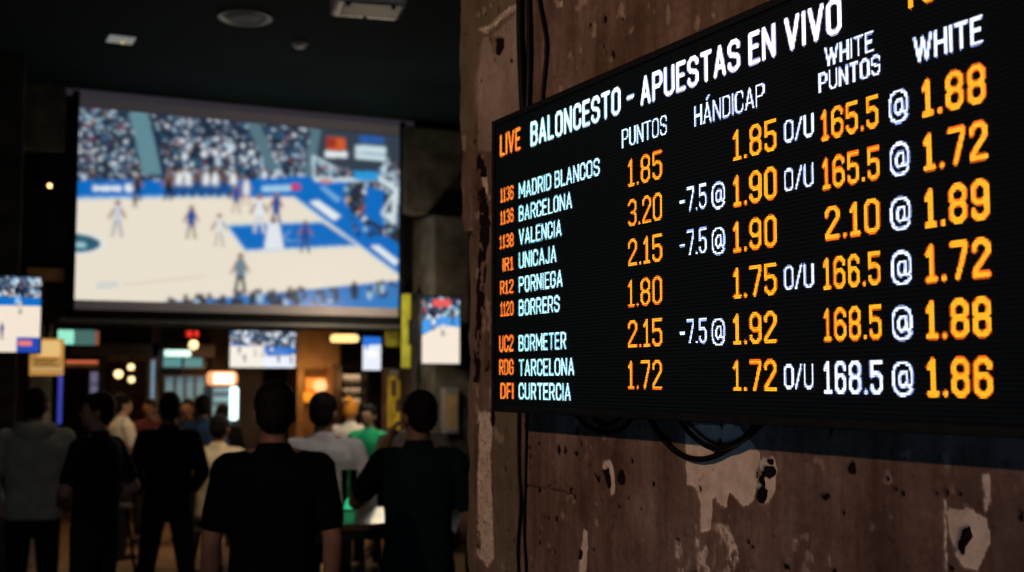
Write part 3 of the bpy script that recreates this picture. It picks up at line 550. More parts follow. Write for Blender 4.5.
def picture(name, cv, x0, x1, z0, z1, Y, m, parent):
    xs = np.linspace(x0, x1, cv.W); zs = np.linspace(z1, z0, cv.H); PX, PZ = np.meshgrid(xs, zs)
    P_ = np.stack([PX, np.full_like(PX, Y), PZ], -1); a_ = np.concatenate([cv.a, np.ones((cv.H, cv.W, 1))], -1)
    return grid_mesh(name, P_, cv.W, cv.H, m, parent, a_)
k.blur(5); picture('picture', k, sx0, sx1, sz0, sz1, SY-.002, PIC, scr)
# televisions
def tv_canvas(kind, W=110, H=64, seed=1):
    r = np.random.default_rng(seed); k = Canvas(W, H, (24, 34, 60))
    if kind == 'wide':
        k.crowd(0, W, 0, H*.42, 260, r, (1.2, 3), .7); k.poly([(0, H*.36), (W, H*.44), (W, H*.6), (0, H*.46)], BL); k.poly([(0, H*.42), (W*.5, H*.40), (W*.55, H*.6), (W, H*.62), (W, H), (0, H)], (228, 222, 212))
        k.poly([(W*.5, H*.5), (W*.8, H*.5), (W*.95, H*.66), (W*.55, H*.68)], (60, 120, 200)); k.poly([(W*.5, H*.7), (W, H*.72), (W, H), (W*.5, H)], (222, 228, 240))
        for i in range(7): k.player(r.uniform(5, W-5), r.uniform(H*.6, H*.9), H*.22, [BP, WP][i % 2])
    elif kind == 'left':
        k.crowd(0, W, 0, H*.3, 220, r, (1.4, 3.4), .6); k.poly([(0, H*.27), (W, H*.27), (W, H*.38), (0, H*.38)], BL); k.poly([(W*.62, H*.28), (W*.7, H*.28), (W*.7, H*.36), (W*.62, H*.36)], (140, 190, 230))
        k.poly([(0, H*.38), (W, H*.38), (W, H), (0, H)], (232, 218, 200)); k.player(W*.45, H*.82, H*.22, BP); k.player(W*.7, H*.5, H*.2, (215, 205, 190))
        k.poly([(W*.66, H*.8), (W, H*.8), (W, H), (W*.66, H)], (30, 70, 170)); k.poly([(W*.69, H*.84), (W*.88, H*.84), (W*.88, H*.91), (W*.69, H*.91)], (225, 120, 110))
    elif kind == 'tall':
        k.crowd(0, W, 0, H*.36, 160, r, (1.5, 3.6), .4); k.poly([(W*.28, H*.04), (W*.75, H*.04), (W*.75, H*.15), (W*.28, H*.15)], (225, 90, 90)); k.poly([(0, H*.36), (W*.5, H*.3), (W, H*.3), (W, H*.5), (0, H*.56)], (70, 150, 225))
        k.poly([(0, H*.58), (W*.5, H*.42), (W, H*.45), (W, H), (0, H)], (236, 222, 205)); k.player(W*.3, H*.5, H*.2, WP); k.player(W*.55, H*.58, H*.2, WP); k.player(W*.8, H*.42, H*.16, BP)
    else:
        k.poly([(0, 0), (W, 0), (W, H), (0, H)], (225, 230, 240)); k.poly([(0, 0), (W, 0), (W, H*.22), (0, H*.26)], (40, 110, 210)); k.ell(W*.5, H*.5, W*.3, H*.1, (245, 245, 245)); k.ell(W*.2, H*.3, 5, 4, (60, 120, 200))
    return k
def tv(x0, x1, y0, y1, Y, kind, label, seed, wh, turn=0, mount='wall'):
    a, b2 = atY(x0, (y0+y1)/2, Y), atY(x1, (y0+y1)/2, Y); xm = (x0+x1)/2; z0, z1 = atY(xm, y1, Y).z, atY(xm, y0, Y).z
    cx = (a.x+b2.x)/2; w = (b2.x-a.x)/2/math.cos(turn)
    t = empty('television', (cx, Y, z0), turn); tag(t, label, 'television'); h = z1-z0
    MB().box(-w-.014, w+.014, .002, .05, -.014, h+.014, .004).build('housing', mat('tv_black', (.01, .01, .012), .3), t)
    picture('screen', tv_canvas(kind, *wh, seed), -w, w, 0, h, -.001, TVP, t)
    if mount == 'ceiling': MB().box(-.03, .03, .05, .08, .05, 3.004-z0, .004).box(-.1, .1, .05, .07, h*.3, h*.7).build('hanging_bracket', BM, t)
    else: MB().box(-.1, .1, .05, mount+.004, h*.3, h*.7, .004).build('wall_bracket', BM, t)
    return t
tv(-30, 40.5, 276, 352, 10.6, 'left', 'television cut off by the left edge of the photo, showing a beige court', 2, (120, 90), 0, .4)
tv(230, 295.5, 331, 367.5, 13.6, 'wide', 'landscape television hanging under the left half of the big projection screen', 4, (110, 64), 0, 'ceiling')
tv(361, 382.5, 337, 370, 14.6, 'pale', 'smallest television, mostly white picture with a blue top, beside the round ceiling light', 5, (50, 66), math.radians(24), 'ceiling')
tv(422, 459.5, 297, 363.5, 11.0, 'tall', 'portrait television on the dark pier just left of the peeling wall', 6, (56, 100), 0, .6)
# ------------------------------------------------------------------ ceiling fittings
q = atZ(121, 39, CEIL)
t = empty('ceiling_panel_light', (q.x, q.y, CEIL)); tag(t, 'small square grey plate on the dark ceiling with one yellow indicator', 'ceiling plate')
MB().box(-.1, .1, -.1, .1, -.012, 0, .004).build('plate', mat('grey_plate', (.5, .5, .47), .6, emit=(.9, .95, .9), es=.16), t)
MB().ell((.02, .05, -.014), .009).build('indicator', mat('yellow_indicator', (.8, .7, .1), .4, emit=(1, .8, .1), es=1.2), t)
q = atZ(245, 16, CEIL); t = empty('ceiling_speaker', (q.x, q.y, CEIL)); tag(t, 'round ceiling speaker ring on the dark ceiling left of the projector', 'speaker')
MB().lathe([(.16, 0), (.205, 0), (.205, -.012), (.195, -.022), (.17, -.018), (.16, -.005)], n=40).build('ring', mat('ring_grey', (.22, .25, .24), .4), t, True)
MB().lathe([(.16, -.001), (.16, -.008), (.06, -.014), (.01, -.016)], n=32).build('grille', mat('grille_dark', (.02, .024, .026), .6), t, True)
q = atZ(300, 42, CEIL); t = empty('smoke_detector', (q.x, q.y, CEIL)); tag(t, 'small pale smoke detector on the ceiling between speaker and projector', 'smoke detector')
MB().lathe([(.06, 0), (.062, -.02), (.045, -.03), (.04, -.045), (.01, -.05)], n=24).build('body', mat('detector_grey', (.6, .58, .6), .5), t, True)
# projector
q = atY(368, 2, 6.3); t = empty('projector', (q.x, q.y, q.z), math.radians(-12)); tag(t, 'white ceiling projector hanging at the top edge of the photo', 'projector')
PWH = mat('projector_white', (.85, .80, .82), .4)
MB().box(-.19, .19, -.16, .16, -.05, .07, .022).build('body', PWH, t)
MB().box(-.14, .17, -.15, .10, -.056, -.048, .003).build('underside_panel', mat('projector_dark', (.02, .02, .035), .5), t)
MB().lathe([(.045, .155), (.045, .19), (.036, .195), (.034, .17)], (.03, 0, .005), 24, 'Y').build('lens', mat('lens_black', (.01, .01, .02), .1), t, True)
v = MB()
for i in range(6): v.box(-.12+i*.012, -.114+i*.012, .158, .164, -.03, .04)
v.build('vent', BLK, t)
MB().cone((0, 0, .07), .02, (0, 0, CEIL-q.z), .02).box(-.07, .07, -.07, .07, CEIL-q.z-.012, CEIL-q.z).build('ceiling_mount', BM, t)
for n_, (i, j) in enumerate(((-.12, -.12), (.12, -.12), (0, .12))): MB().cone((i, j, -.066), .012, (i, j, -.05), .012).build('foot', BM, t)
# small spot lamp on the wall left of the screen
q = atY(49.5, 186, 11.9); t = empty('wall_lamp', (q.x, q.y, q.z)); tag(t, 'tiny glowing warm lamp on the black wall left of the big screen', 'lamp')
MB().ell((0, -.02, 0), .020).build('bulb', mat('warm_bulb', (1, .8, .5), .3, emit=(1, .62, .22), es=4), t, True)
MB().cone((0, .04, 0), .03, (0, .3, 0), .03).cone((0, 0, 0), .045, (0, .06, 0), .02).box(-.09, .09, 0.02, .03, -.006, .006).build('fitting', BM, t)
# ------------------------------------------------------------------ back of the room
def glow(name, col, es): return mat(name, tuple(min(1, x) for x in col), .5, emit=col, es=es, noise=.05)
# green transom sign
t = empty('lit_sign', (0, 0, 0)); tag(t, 'pale green lit transom sign under the left end of the big screen', 'sign')
pxbox(56, 100, 327, 347, 15.4, .08, None, .005).build('casing', BM, t); pxbox(58, 74, 330, 344, 15.38, .02).build('lit_face', glow('green_face', (.35, .95, .70), .9), t)
pxbox(75, 95, 330, 345, 15.38, .02).build('glass_face', glow('teal_face', (.12, .28, .26), .5), t); pxbox(95.5, 99, 331, 345, 15.38, .02).build('orange_edge', glow('orange_face', (.6, .2, .1), .4), t)
# yellow notice
t = empty('hanging_sign', (0, 0, 0)); tag(t, 'square amber lit notice beside the left television', 'sign')
pxbox(30, 64, 338.5, 375.5, 11.2, .04, None, .004).build('board', mat('amber_board', (.75, .45, .14), .6, 0, .3, 9, emit=(.9, .48, .12), es=.45), t)
pxbox(38, 60, 341, 356, 11.19, .006, None).build('bright_field', glow('amber_bright', (1, .66, .25), .75), t)
g = MB()
for i, (w0, w1) in enumerate(((33, 58), (34, 55), (33, 60))): pxbox(w0, w1, 358.5+i*3.2, 359.8+i*3.2, 11.194, .004, g)
g.build('text_lines', mat('brown_ink', (.2, .1, .03), .7), t)
pxbox(32, 62, 366.5, 370.5, 11.192, .005).build('lower_band', glow('amber_band', (.9, .6, .25), .5), t)
pxbox(45, 49, 322, 338.5, 11.22, .02).build('hanger', BM, t)
# red strip lit shelf
t = empty('red_lit_shelf', (0, 0, 0)); tag(t, 'dark shelf edge glowing red under the pale green sign', 'shelf')
pxbox(64, 99, 363, 367, 15.2, .3).build('board', WOOD, t); pxbox(66, 98, 360.5, 363, 15.2, .03).build('light_strip', glow('red_strip', (.9, .2, .1), .6), t)
# blue tube
o = MB(); a = atY(60.5, 376, 13.4); b2 = atY(60.5, 424, 13.4); t = empty('neon_tube', (a.x, a.y, b2.z)); tag(t, 'upright blue glowing tube right of the pale pillar', 'light')
MB().cone((0, 0, 0), .022, (0, 0, a.z-b2.z), .022).build('tube', glow('blue_tube', (.08, .10, .8), .42), t, True); MB().box(-.035, .035, .0, .05, -.05, a.z-b2.z+.05).build('holder', BM, t)
MB().cone((0, .03, -b2.z), .02, (0, .03, -.04), .02).build('post', BM, t)
# pendant globes
for px, py, Y, rd, lab in ((118.5, 374, 16, .052, 'leftmost glowing globe of the three pendants above the crowd'), (131, 367, 16.4, .042, 'highest glowing globe of the three pendants above the crowd'), (131.5, 379.5, 16.9, .042, 'lower right glowing globe of the three pendants above the crowd')):
    q = atY(px, py, Y); t = empty('pendant_lamp', tuple(q)); tag(t, lab, 'lamp', 'pendant globes')
    MB().ell((0, 0, 0), rd, 3).build('globe', glow('globe_glow', (1, .72, .34), 2.2), t, True)
    MB().cone((0, 0, rd*.9), .02, (0, 0, rd*1.5), .012).build('socket', BM, t); MB().cone((0, 0, rd*1.5), .004, (0, 0, 3.004-q.z), .004).build('cord', BM, t)
# windows of the back wall
WF = mat('window_frame', (.13, .11, .1), .6)
def window(name, x0, x1, y0, y1, Y, col, es, bars=1, hb=1):
    f_ = MB(); 
    a, b2 = atY(x0, (y0+y1)/2, Y).x, atY(x1, (y0+y1)/2, Y).x; xm = (x0+x1)/2; z0, z1 = atY(xm, y1, Y).z, atY(xm, y0, Y).z; e = .035
    f_.box(a-e, a, Y-.03, Y+.05, z0-e, z1+e).box(b2, b2+e, Y-.03, Y+.05, z0-e, z1+e).box(a, b2, Y-.03, Y+.05, z1, z1+e).box(a, b2, Y-.03, Y+.05, z0-e, z0)
    for i in range(1, bars+1): x = a+(b2-a)*i/(bars+1); f_.box(x-.012, x+.012, Y-.02, Y+.03, z0, z1)
    for i in range(1, hb+1): z = z0+(z1-z0)*i/(hb+1); f_.box(a, b2, Y-.02, Y+.03, z-.01, z+.01)
    w = f_.build(name, WF); struct(w); MB().box(a, b2, Y+.03, Y+.04, z0, z1).build('pane', glow('pane_%s' % name, col, es), w); return w
window('window_1', 163, 203, 347, 367, 15.6, (.16, .42, .42), .55)
window('window_2', 165, 205, 377, 402, 15.6, (.16, .30, .36), .5, 3, 0)
window('window_3', 150.5, 155, 360, 400, 15.4, (.22, .36, .50), .7, 0, 0)
window('window_4', 90, 98, 372, 396, 17, (.3, .28, .45), .4, 0, 1)
struct(pxbox(106, 150, 356, 362, 17, .1).build('trim_10', WOOD)); 
struct(pxbox(100, 106, 352, 440, 17, .15).build('trim_11', mat('grey_mullion', (.1, .085, .085)))); struct(pxbox(146, 151, 352, 440, 17, .15).build('trim_12', mat('grey_mullion', (.1, .085, .085))))
# door opening with brown panelling behind pendants
d1 = pxbox(107, 146, 362, 470, 18.6, .08).build('door_1', mat('brown_door', (.22, .1, .06), .6, 0, .5, 6)); struct(d1)
g = MB()
for i in range(2):
    pxbox(110+i*18, 125+i*18, 368, 395, 18.56, .04, g)
g.build('door_panel', mat('door_glass', (.25, .2, .2), .4), d1)
PT = mat('partition_dark', (.05, .042, .04), .8, 0, .4, 3)
struct(pxbox(157, 262, 300, 560, 15.72, .12).build('wall_partition', PT)); struct(pxbox(40, 100, 300, 352, 15.75, .1).build('wall_partition_left', PT))
struct(pxbox(340, 470, 300, 560, 16.7, .1).build('wall_partition_right', PT))
# tube light over window
t = empty('tube_light', (0, 0, 0)); tag(t, 'bright white-green tube light above the upper teal window', 'light'); pxbox(165, 191, 350, 356.5, 15.35, .06, None, .012).build('tube', glow('tube_glow', (.62, 1, .9), 1.25), t); pxbox(164, 192, 347.5, 349.8, 15.35, .23).build('casing', BM, t)
q = atY(192.5, 334, 15.0); t = empty('exit_light', tuple(q)); tag(t, 'small red lamp box above the warm round bulb', 'light'); MB().box(-.07, .07, 0, .05, -.035, .035, .006).build('lit_face', glow('red_glow', (.6, .02, .02), .4), t); MB().cone((0, .03, .03), .008, (0, .03, 3.004-q.z), .008).box(-.04, .04, -.01, .07, 2.98-q.z, 3.004-q.z).build('rod', BM, t)
q = atY(193.5, 345, 14.9); t = empty('round_bulb', tuple(q)); tag(t, 'warm round bulb hanging just under the small red lamp box', 'lamp'); MB().ell((0, 0, 0), .055, 3).build('globe', glow('bulb_glow', (1, .68, .34), 2), t, True); MB().cone((0, 0, .05), .015, (0, 0, 3.004-q.z), .005).build('cord', BM, t)
# drinks cooler with lit sign
t = empty('drinks_cooler', (0, 0, 0)); tag(t, 'glass-front drinks cooler under an orange-white lightbox in the back', 'fridge')
a = atY(211, 400, 15.2); b2 = atY(240, 400, 15.2)
MB().box(a.x, b2.x, 15.2, 15.7, 0, atY(225, 387, 15.2).z, .01).build('cabinet', mat('cooler_grey', (.08, .09, .1), .4), t)
gd_ = pxbox(213, 230, 388, 446, 15.18, .02).build('glass_door', glow('cooler_glow', (.30, .52, .60), .6), t)
g = MB(); rq = random.Random(4)
for r_ in range(5):
    for i in range(6): x = 214+i*2.7; y = 397+r_*10; pxbox(x, x+1.7, y-6, y, 15.165, .012, g)
g.build('bottles_row', mat('cooler_stock', (.08, .14, .2), .4, 0, .8, 30), gd_)
pxbox(230.5, 238.5, 387, 420, 15.15, .04, None, .02).build('light_tube', glow('cooler_tube', (.72, 1, .98), 2.2), t)
lb_ = pxbox(211, 238.5, 371.5, 385.5, 15.15, .3, None, .05).build('lightbox', glow('lightbox_orange', (1, .42, .18), 1.0), t); pxbox(214, 234, 373.5, 383.5, 15.13, .03, None, .008).build('lightbox_face', glow('lightbox_white', (1, .86, .70), 1.8), lb_)
# warm lit niche with an orange picture
AR = mat('niche_plaster', (.42, .24, .11), .8, 0, .2, 6)
t = empty('lit_niche', (0, 0, 0)); tag(t, 'warm glowing doorway surround with an orange framed picture behind the crowd', 'niche')
g = MB(); pxbox(296, 303, 368, 560, 16, .5, g, .01); pxbox(333, 340, 368, 560, 16, .5, g, .01); pxbox(296, 340, 330, 368, 16, .5, g, .01); pxbox(303, 333, 368, 560, 16.45, .06, g); g.build('surround', AR, t)
pxbox(304, 331, 375, 403, 16.36, .08, None, .01).build('picture_frame', mat('frame_wood', (.45, .2, .05), .5), t)
pxbox(306, 329, 378, 389, 16.34, .03).build('picture_upper', glow('pic_orange', (.95, .38, .06), .6), t); pxbox(306, 329, 390, 401, 16.34, .03).build('picture_lower', glow('pic_amber', (.7, .2, .02), .6), t)
q = atY(320, 386, 16.28); MB().ell(tuple(q), .09, 3).build('globe', glow('niche_globe', (1, .66, .3), 1.0), t, True)
MB().ell(tuple(atY(307, 397, 16.28)), (.1, .06, .07), 3).build('round_lamp', glow('niche_orange', (1, .34, .02), .9), t, True)
# disc ceiling lamp
q = atY(344.5, 338.5, 14.2); t = empty('disc_lamp', tuple(q)); tag(t, 'flat round glowing lamp hanging left of the smallest television', 'lamp')
MB().lathe([(.155, -.04), (.165, -.02), (.165, .02), (.14, .045)], n=32).build('diffuser', glow('disc_glow', (1, .62, .22), 1.9), t, True); MB().lathe([(.17, .045), (.17, .06), (.02, .07)], n=32).build('cap', BM, t, True)
MB().cone((0, 0, .06), .008, (0, 0, 3.004-q.z), .008).box(-.05, .05, -.05, .05, 2.98-q.z, 3.004-q.z).build('rod', BM, t)
# backlit bottle shelves
t = empty('bar_shelving', (0, 0, 0)); tag(t, 'dark back-bar shelving with three warm lit rows right of the glowing niche', 'shelving')
g = MB(); pxbox(341, 342.5, 366, 520, 15.4, .35, g); pxbox(367, 369, 366, 520, 15.4, .35, g); pxbox(341, 369, 364, 367, 15.4, .35, g)
for y in (385, 396, 407, 418): pxbox(342, 367, y, y+1.8, 15.4, .35, g)
g.build('carcass', mat('dark_wood', (.04, .025, .02), .6), t)
for y0, y1 in ((374.5, 383.5), (388, 394.5), (398.5, 405.5)): pxbox(342.5, 366.5, y0, y1, 15.7, .03).build('backlight', glow('shelf_glow', (.85, .55, .30), .75), t)
for j, y in enumerate((385, 396, 407)):
    for i in range(6):
        q = atY(344.5+i*4.0, y, 15.52); h = .10; b_ = MB().lathe([(.022, 0), (.024, h*.6), (.009, h*.75), (.009, h)], tuple(q), 10).build('bottle', mat('bottle_%d' % (i % 3), ((.2, .09, .03), (.1, .12, .05), (.4, .3, .16))[i % 3], .2), None, True)
        tag(b_, 'small bottle standing on the warm lit back-bar shelving', 'bottle', 'bottles on the back-bar shelving')
# yellow-green post, banner, poster
YG = mat('yellow_green', (.42, .46, .05), .7, 0, .25, 9)
a, b2 = atY(402.5, 300, 11.75).x, atY(411, 300, 11.75).x; ZP = atY(406, 294, 11.75).z; ZQ = atY(406, 368, 11.75).z; t = empty('vertical_banner', (0, 0, 0))
MB().box(a, b2, 11.75, 11.78, ZQ, ZP, .004).build('banner_face', YG, t); MB().box(max(a, fx1+.015), max(b2+.01, fx1+.04), 11.765, 12.204, ZP-.05, ZP-.02).build('bracket', BM, t); tag(t, 'slim upright yellow-green banner at the lower right corner of the big screen', 'banner')
t = empty('hanging_banner', (0, 0, 0)); tag(t, 'yellow-green cloth banner left of the slim upright banner', 'banner')
g = MB(); a = atY(386, 320, 12.8); b2 = atY(400, 320, 12.8)
for i in range(8):
    x0 = a.x+(b2.x-a.x)*i/8; x1 = a.x+(b2.x-a.x)*(i+1)/8; o_ = .012*(i % 2); g.box(x0, x1, 12.8+o_, 12.815+o_, atY(393, 345+2*(i % 2), 12.8).z, 2.5)
g.build('cloth', mat('banner_cloth', (.35, .38, .06), .9, 0, .3, 9), t); MB().cone((a.x-.03, 12.81, 2.5), .012, (b2.x+.03, 12.81, 2.5), .012).build('rail', BM, t)
t = empty('graffiti_panel', (0, 0, 0)); tag(t, 'tall panel splashed yellow behind the man with his hand at his mouth', 'panel')
pxbox(384, 411, 368, 540, 13.6, .08, None, .005).build('board', mat('panel_brown', (.12, .08, .06), .8, 0, .4, 6), t)
g = MB()
for x0, x1, y0, y1 in ((388, 391, 376, 428), (391, 397, 376, 380), (397, 400, 380, 398), (390, 398, 396, 400), (392, 395, 400, 432), (402, 408, 378, 396), (403, 406, 396, 424), (396, 400, 412, 430)): pxbox(x0, x1, y0, y1, 13.585, .012, g, .003)
g.build('paint_marks', mat('yellow_paint', (.75, .68, .08), .7, 0, .3, 14), t)
pxbox(390, 398, 370, 375, 13.58, .012).build('label', mat('pale_label', (.4, .42, .5), .6), t)
t = empty('framed_poster', (0, 0, 0)); tag(t, 'beige framed poster on the dark pier left of the peeling wall', 'poster')
pxbox(444, 459, 388, 434, 11.5, .08, None, .004).build('frame', mat('poster_frame', (.2, .18, .2), .5), t); pxbox(446, 457.5, 394, 428, 11.49, .012).build('print', mat('poster_print', (.35, .24, .13), .7, 0, .4, 7), t); pxbox(446, 457.5, 428, 432, 11.489, .01).build('caption_band', mat('poster_band', (.3, .27, .28), .7), t)
t = empty('door_handle_rod', (0, 0, 0)); 
bpy.data.objects.remove(t)
# dark metal post tucked by the wall end with a knob
q = atY(463, 480, 4.3)
# ------------------------------------------------------------------ people
SK = [mat('skin_a', (.34, .18, .115), .55, 0, .08, 20), mat('skin_b', (.46, .27, .19), .55, 0, .08, 20), mat('skin_c', (.22, .11, .07), .55, 0, .08, 20)]
HAIR = mat('hair_black', (.012, .009, .008), .6, 0, .4, 60, .6); HBR = mat('hair_brown', (.05, .028, .016), .6, 0, .4, 60, .6); HOR = mat('hair_orange', (.75, .30, .04), .7, 0, .3, 60, .6)
def cloth(n, c_): return mat('cloth_'+n, c_, .9, 0, .18, 14, .35)
EYEM = mat('eye_dark', (.03, .02, .02), .2)
def person(px, D, top, turn, label, shirt, trousers, skin=0, hair=HAIR, sleeve='short', head=0., arms=None, stance=.11, seat=None, build=1., lean=0., hood=False, vox=.011, hairk='short', nod=0., sh=0., legs=True):
    dv = ray(px, 381); k_ = D/(dv.x*math.sin(YAW)+dv.y*math.cos(YAW)); X, Y = dv.x*k_, dv.y*k_
    dt = ray(px, top); kt = D/(dt.x*math.sin(YAW)+dt.y*math.cos(YAW)); ztop = EYE+dt.z*kt
    ang = math.atan2(dv.x, dv.y)
    drop = 0. if seat is None else (.90-(seat+.09))
    s = ztop/(1.755-drop) if seat is None else 1.
    if seat is not None: s = (ztop-seat)/(1.755-.81)*1.; s = max(.9, min(1.08, s))
    t = empty('person', (X, Y, 0), -ang+turn); tag(t, label, 'person')
    bw = build
    if seat is None: dz = 0
    else: dz = seat/s-.81
    V = lambda x, y, z: Vector(((x)*s, (y+lean*max(0, z-.95))*s, (z+dz)*s))
    R_ = lambda r: r*s
    HM = Matrix.Translation(V(0, 0.005, 1.52)) @ Euler((nod, 0, head)).to_matrix().to_4x4() @ Matrix.Scale(s, 4)
    # ---- body
    b = MB()
    b.ell(V(0, 0, .97), (R_(.15*bw), R_(.105), R_(.13))).ell(V(0, 0, 1.12), (R_(.135*bw), R_(.095), R_(.15))).ell(V(0, 0, 1.29), (R_(.158*bw), R_(.11), R_(.17)))
    for sg in (-1, 1): b.cap(V(.03*sg, -.01, 1.45), R_(.05), V(.165*sg*bw, 0, 1.41), R_(.052))
    b.cap(V(0, -.012, 1.43), R_(.06), V(0, .004, 1.56), R_(.054))
    hd = lambda c_, r, rot=None: b.ell(c_, r, 3, rot, HM)
    hd((0, -.008, .125), (.074, .093, .10)); hd((0, .03, .065), (.056, .062, .068)); hd((0, .068, .02+.01), (.026, .022, .02)); hd((0, .062, .11), (.06, .03, .055))
    hd((0, .094, .085), (.012, .022, .016)); hd((0, .085, .105), (.009, .016, .028)); hd((0, .084, .048), (.024, .011, .009)); hd((0, .078, .128), (.05, .016, .011))
    for sg in (-1, 1): hd((.077*sg, -.002, .09), (.011, .02, .031)); hd((.036*sg, .062, .078), (.022, .022, .022)); hd((.03*sg, .079, .112), (.013, .009, .008))
    ar = arms or {}
    AP = {}
    for sg, key in ((-1, 'L'), (1, 'R')):
        el, wr_, hdir = ar.get(key, ((.255*sg*bw, -.02, 1.13), (.27*sg*bw, .05, .89), (0, .25, -1)))
        shd = V(.172*sg*bw, 0, 1.405); e = V(*el); w = V(*wr_); hdv = Vector(hdir).normalized()
        AP[key] = (shd, e, w)
        b.cap(shd, R_(.052), e, R_(.040)); b.cap(e, R_(.041), e.lerp(w, .35), R_(.041)); b.cap(e.lerp(w, .35), R_(.041), w, R_(.026))
        # hand: palm, four fingers, thumb
        side = hdv.cross(Vector((1 if abs(hdv.x) < .7 else 0, 0 if abs(hdv.x) < .7 else 1, 0))).normalized()     # across-palm axis
        nrm = hdv.cross(side).normalized(); pc = w+hdv*R_(.05)
        for kk in (-1, 0, 1): b.cap(w+side*R_(.012*kk), R_(.019), w+hdv*R_(.085)+side*R_(.024*kk), R_(.014))
        inw = nrm if nrm.x*sg < 0 else -nrm
        for kk, ln in ((-1.5, .062), (-.5, .075), (.5, .08), (1.5, .068)):
            p0 = w+hdv*R_(.088)+side*R_(.019*kk); p1 = p0+(hdv*.8+inw*.35).normalized()*R_(ln*.5); p2 = p1+(hdv*.5+inw*.8).normalized()*R_(ln*.5)
            b.cap(p0, R_(.0098), p1, R_(.009), 1); b.cap(p1, R_(.009), p2, R_(.008), 1)
        p0 = w+hdv*R_(.03)+side*R_(.028); p1 = p0+(hdv*.6+side*.7+inw*.3).normalized()*R_(.04); p2 = p1+(hdv*.9+inw*.4).normalized()*R_(.03)
        b.cap(p0, R_(.013), p1, R_(.011), 1); b.cap(p1, R_(.011), p2, R_(.009), 1)
    LP = {}
    for sg in (-1, 1):
        hip = V(.088*sg, 0, .90)
        if seat is None: kn = V(.088*sg+(stance-.088)*sg*.5, .015, .49); an = V(stance*sg, -.02, .09)
        else: kn = V(.14*sg, .43, .88); an = Vector((.13*sg*s, .38*s, .36*s)) if seat > .6 else Vector((.13*sg*s, .4*s, .09*s))
        LP[sg] = (hip, kn, an)
        b.cap(hip, R_(.08), kn, R_(.053)); b.cap(kn, R_(.054), kn.lerp(an, .35), R_(.052)); b.cap(kn.lerp(an, .35), R_(.052), an, R_(.034)); b.cap(an, R_(.034), an+Vector((0, .1*s, -.05*s)), R_(.028))
    b.build('body', SK[skin], t, True, vox*.75*s, 3)
    for sg in (-1, 1):
        e_ = MB(); e_.ell((.03*sg, .086, .102), .0065, 1, None, HM); e_.build('eye', EYEM, t, True)
    # ---- shirt
    m = MB(); g_ = .012
    m.loft([(p[0], p[1], p[2], p[3], p[4]) for p in [((V(0, 0, z).z), R_(rx*bw), R_(ry), 0, V(0, 0, z).y) for z, rx, ry in
            ((.86, .165, .122), (.90, .178, .13), (1.02, .170, .124), (1.14, .166, .12), (1.26, .184, .13), (1.35, .192, .13), (1.41, .175, .112), (1.455, .105, .085), (1.49, .068, .067))]])
    for sg, key in ((-1, 'L'), (1, 'R')):
        shd, e, w = AP[key]
        m.cap(V(.06*sg, -.005, 1.425), R_(.062), shd+Vector((.006*sg, 0, -.006)), R_(.07))
        if sleeve == 'short': p = shd.lerp(e, .72); m.cap(shd, R_(.07), p, R_(.062))
        else:
            m.cap(shd, R_(.072), e, R_(.056)); m.cap(e, R_(.057), w.lerp(e, .06), R_(.042))
    hm = None
    if hood:
        hm = MB(); hm.ell(V(0, -.085, 1.455), (R_(.125), R_(.06), R_(.075))); hm.cap(V(-.10, -.02, 1.47), R_(.045), V(-.03, .09, 1.44), R_(.03)); hm.cap(V(.10, -.02, 1.47), R_(.045), V(.03, .09, 1.44), R_(.03)); hm.cap(V(-.1, -.04, 1.475), R_(.045), V(.1, -.04, 1.475), R_(.045))
    else: m.cone(V(0, -.01, 1.45), R_(.078), V(0, -.006, 1.508), R_(.064), 20)
    so = m.build('shirt' if not hood else 'hoodie', shirt, t, True, vox*s, 4)
    if hm: hm.build('hood', shirt, so, True, vox*s, 4)
    # ---- trousers
    m = MB(); top_ = .93
    zt_, z0_ = V(0, 0, .96), V(0, 0, .84)
    m.loft([(V(0, 0, z).z, R_(rx*bw), R_(ry), 0, 0) for z, rx, ry in ((.80, .12, .1), (.85, .162, .118), (.92, .160, .116), (.99, .150, .108))])
    for sg in (-1, 1):
        hip, kn, an = LP[sg]; m.cap(hip, R_(.096), kn, R_(.070)); m.cap(kn, R_(.070), an+Vector((0, 0, .0)), R_(.056))
    m.build('trousers', trousers, t, True, vox*1.2*s, 3)
    for sg in (-1, 1):
        hip, kn, an = LP[sg]; m = MB(); a0 = an+Vector((0, -.03*s, -.045*s)); zb = an.z-.09*s
        m.box(a0.x-.045*s, a0.x+.045*s, a0.y-.05*s, a0.y+.21*s, zb, zb+.03*s, .01); m.ell((a0.x, a0.y+.09*s, zb+.035*s), (.044*s, .125*s, .045*s)); m.ell((a0.x, a0.y+.01*s, zb+.06*s), (.042*s, .055*s, .055*s))
        m.build('shoe', mat('shoe_dark', (.03, .028, .027), .6), t, True, .012*s, 2)
    # ---- hair
    m = MB(); hh = lambda c_, r, rot=None: m.ell(c_, r, 3, rot, HM)
    hh((0, -.02, .145), (.083, .095, .092)); hh((0, -.045, .10), (.076, .066, .082)); hh((0, .035, .185), (.062, .05, .038))
    for sg in (-1, 1): hh((.062*sg, .0, .14), (.02, .045, .05))
    if hairk == 'spiky':
        for i in range(9): a_ = i*.7; hh((.045*math.cos(a_), -.02+.055*math.sin(a_), .215+.016*((i*2) % 3)), (.016, .016, .035))
    if hairk == 'long': hh((0, -.065, .04), (.085, .05, .12)); hh((.06, -.02, .05), (.03, .05, .1)); hh((-.06, -.02, .05), (.03, .05, .1))
    if hairk == 'bun': hh((0, -.07, .22), (.05, .05, .045))
    m.build('hair', hair, t, True, .0085*s, 3)
    return t
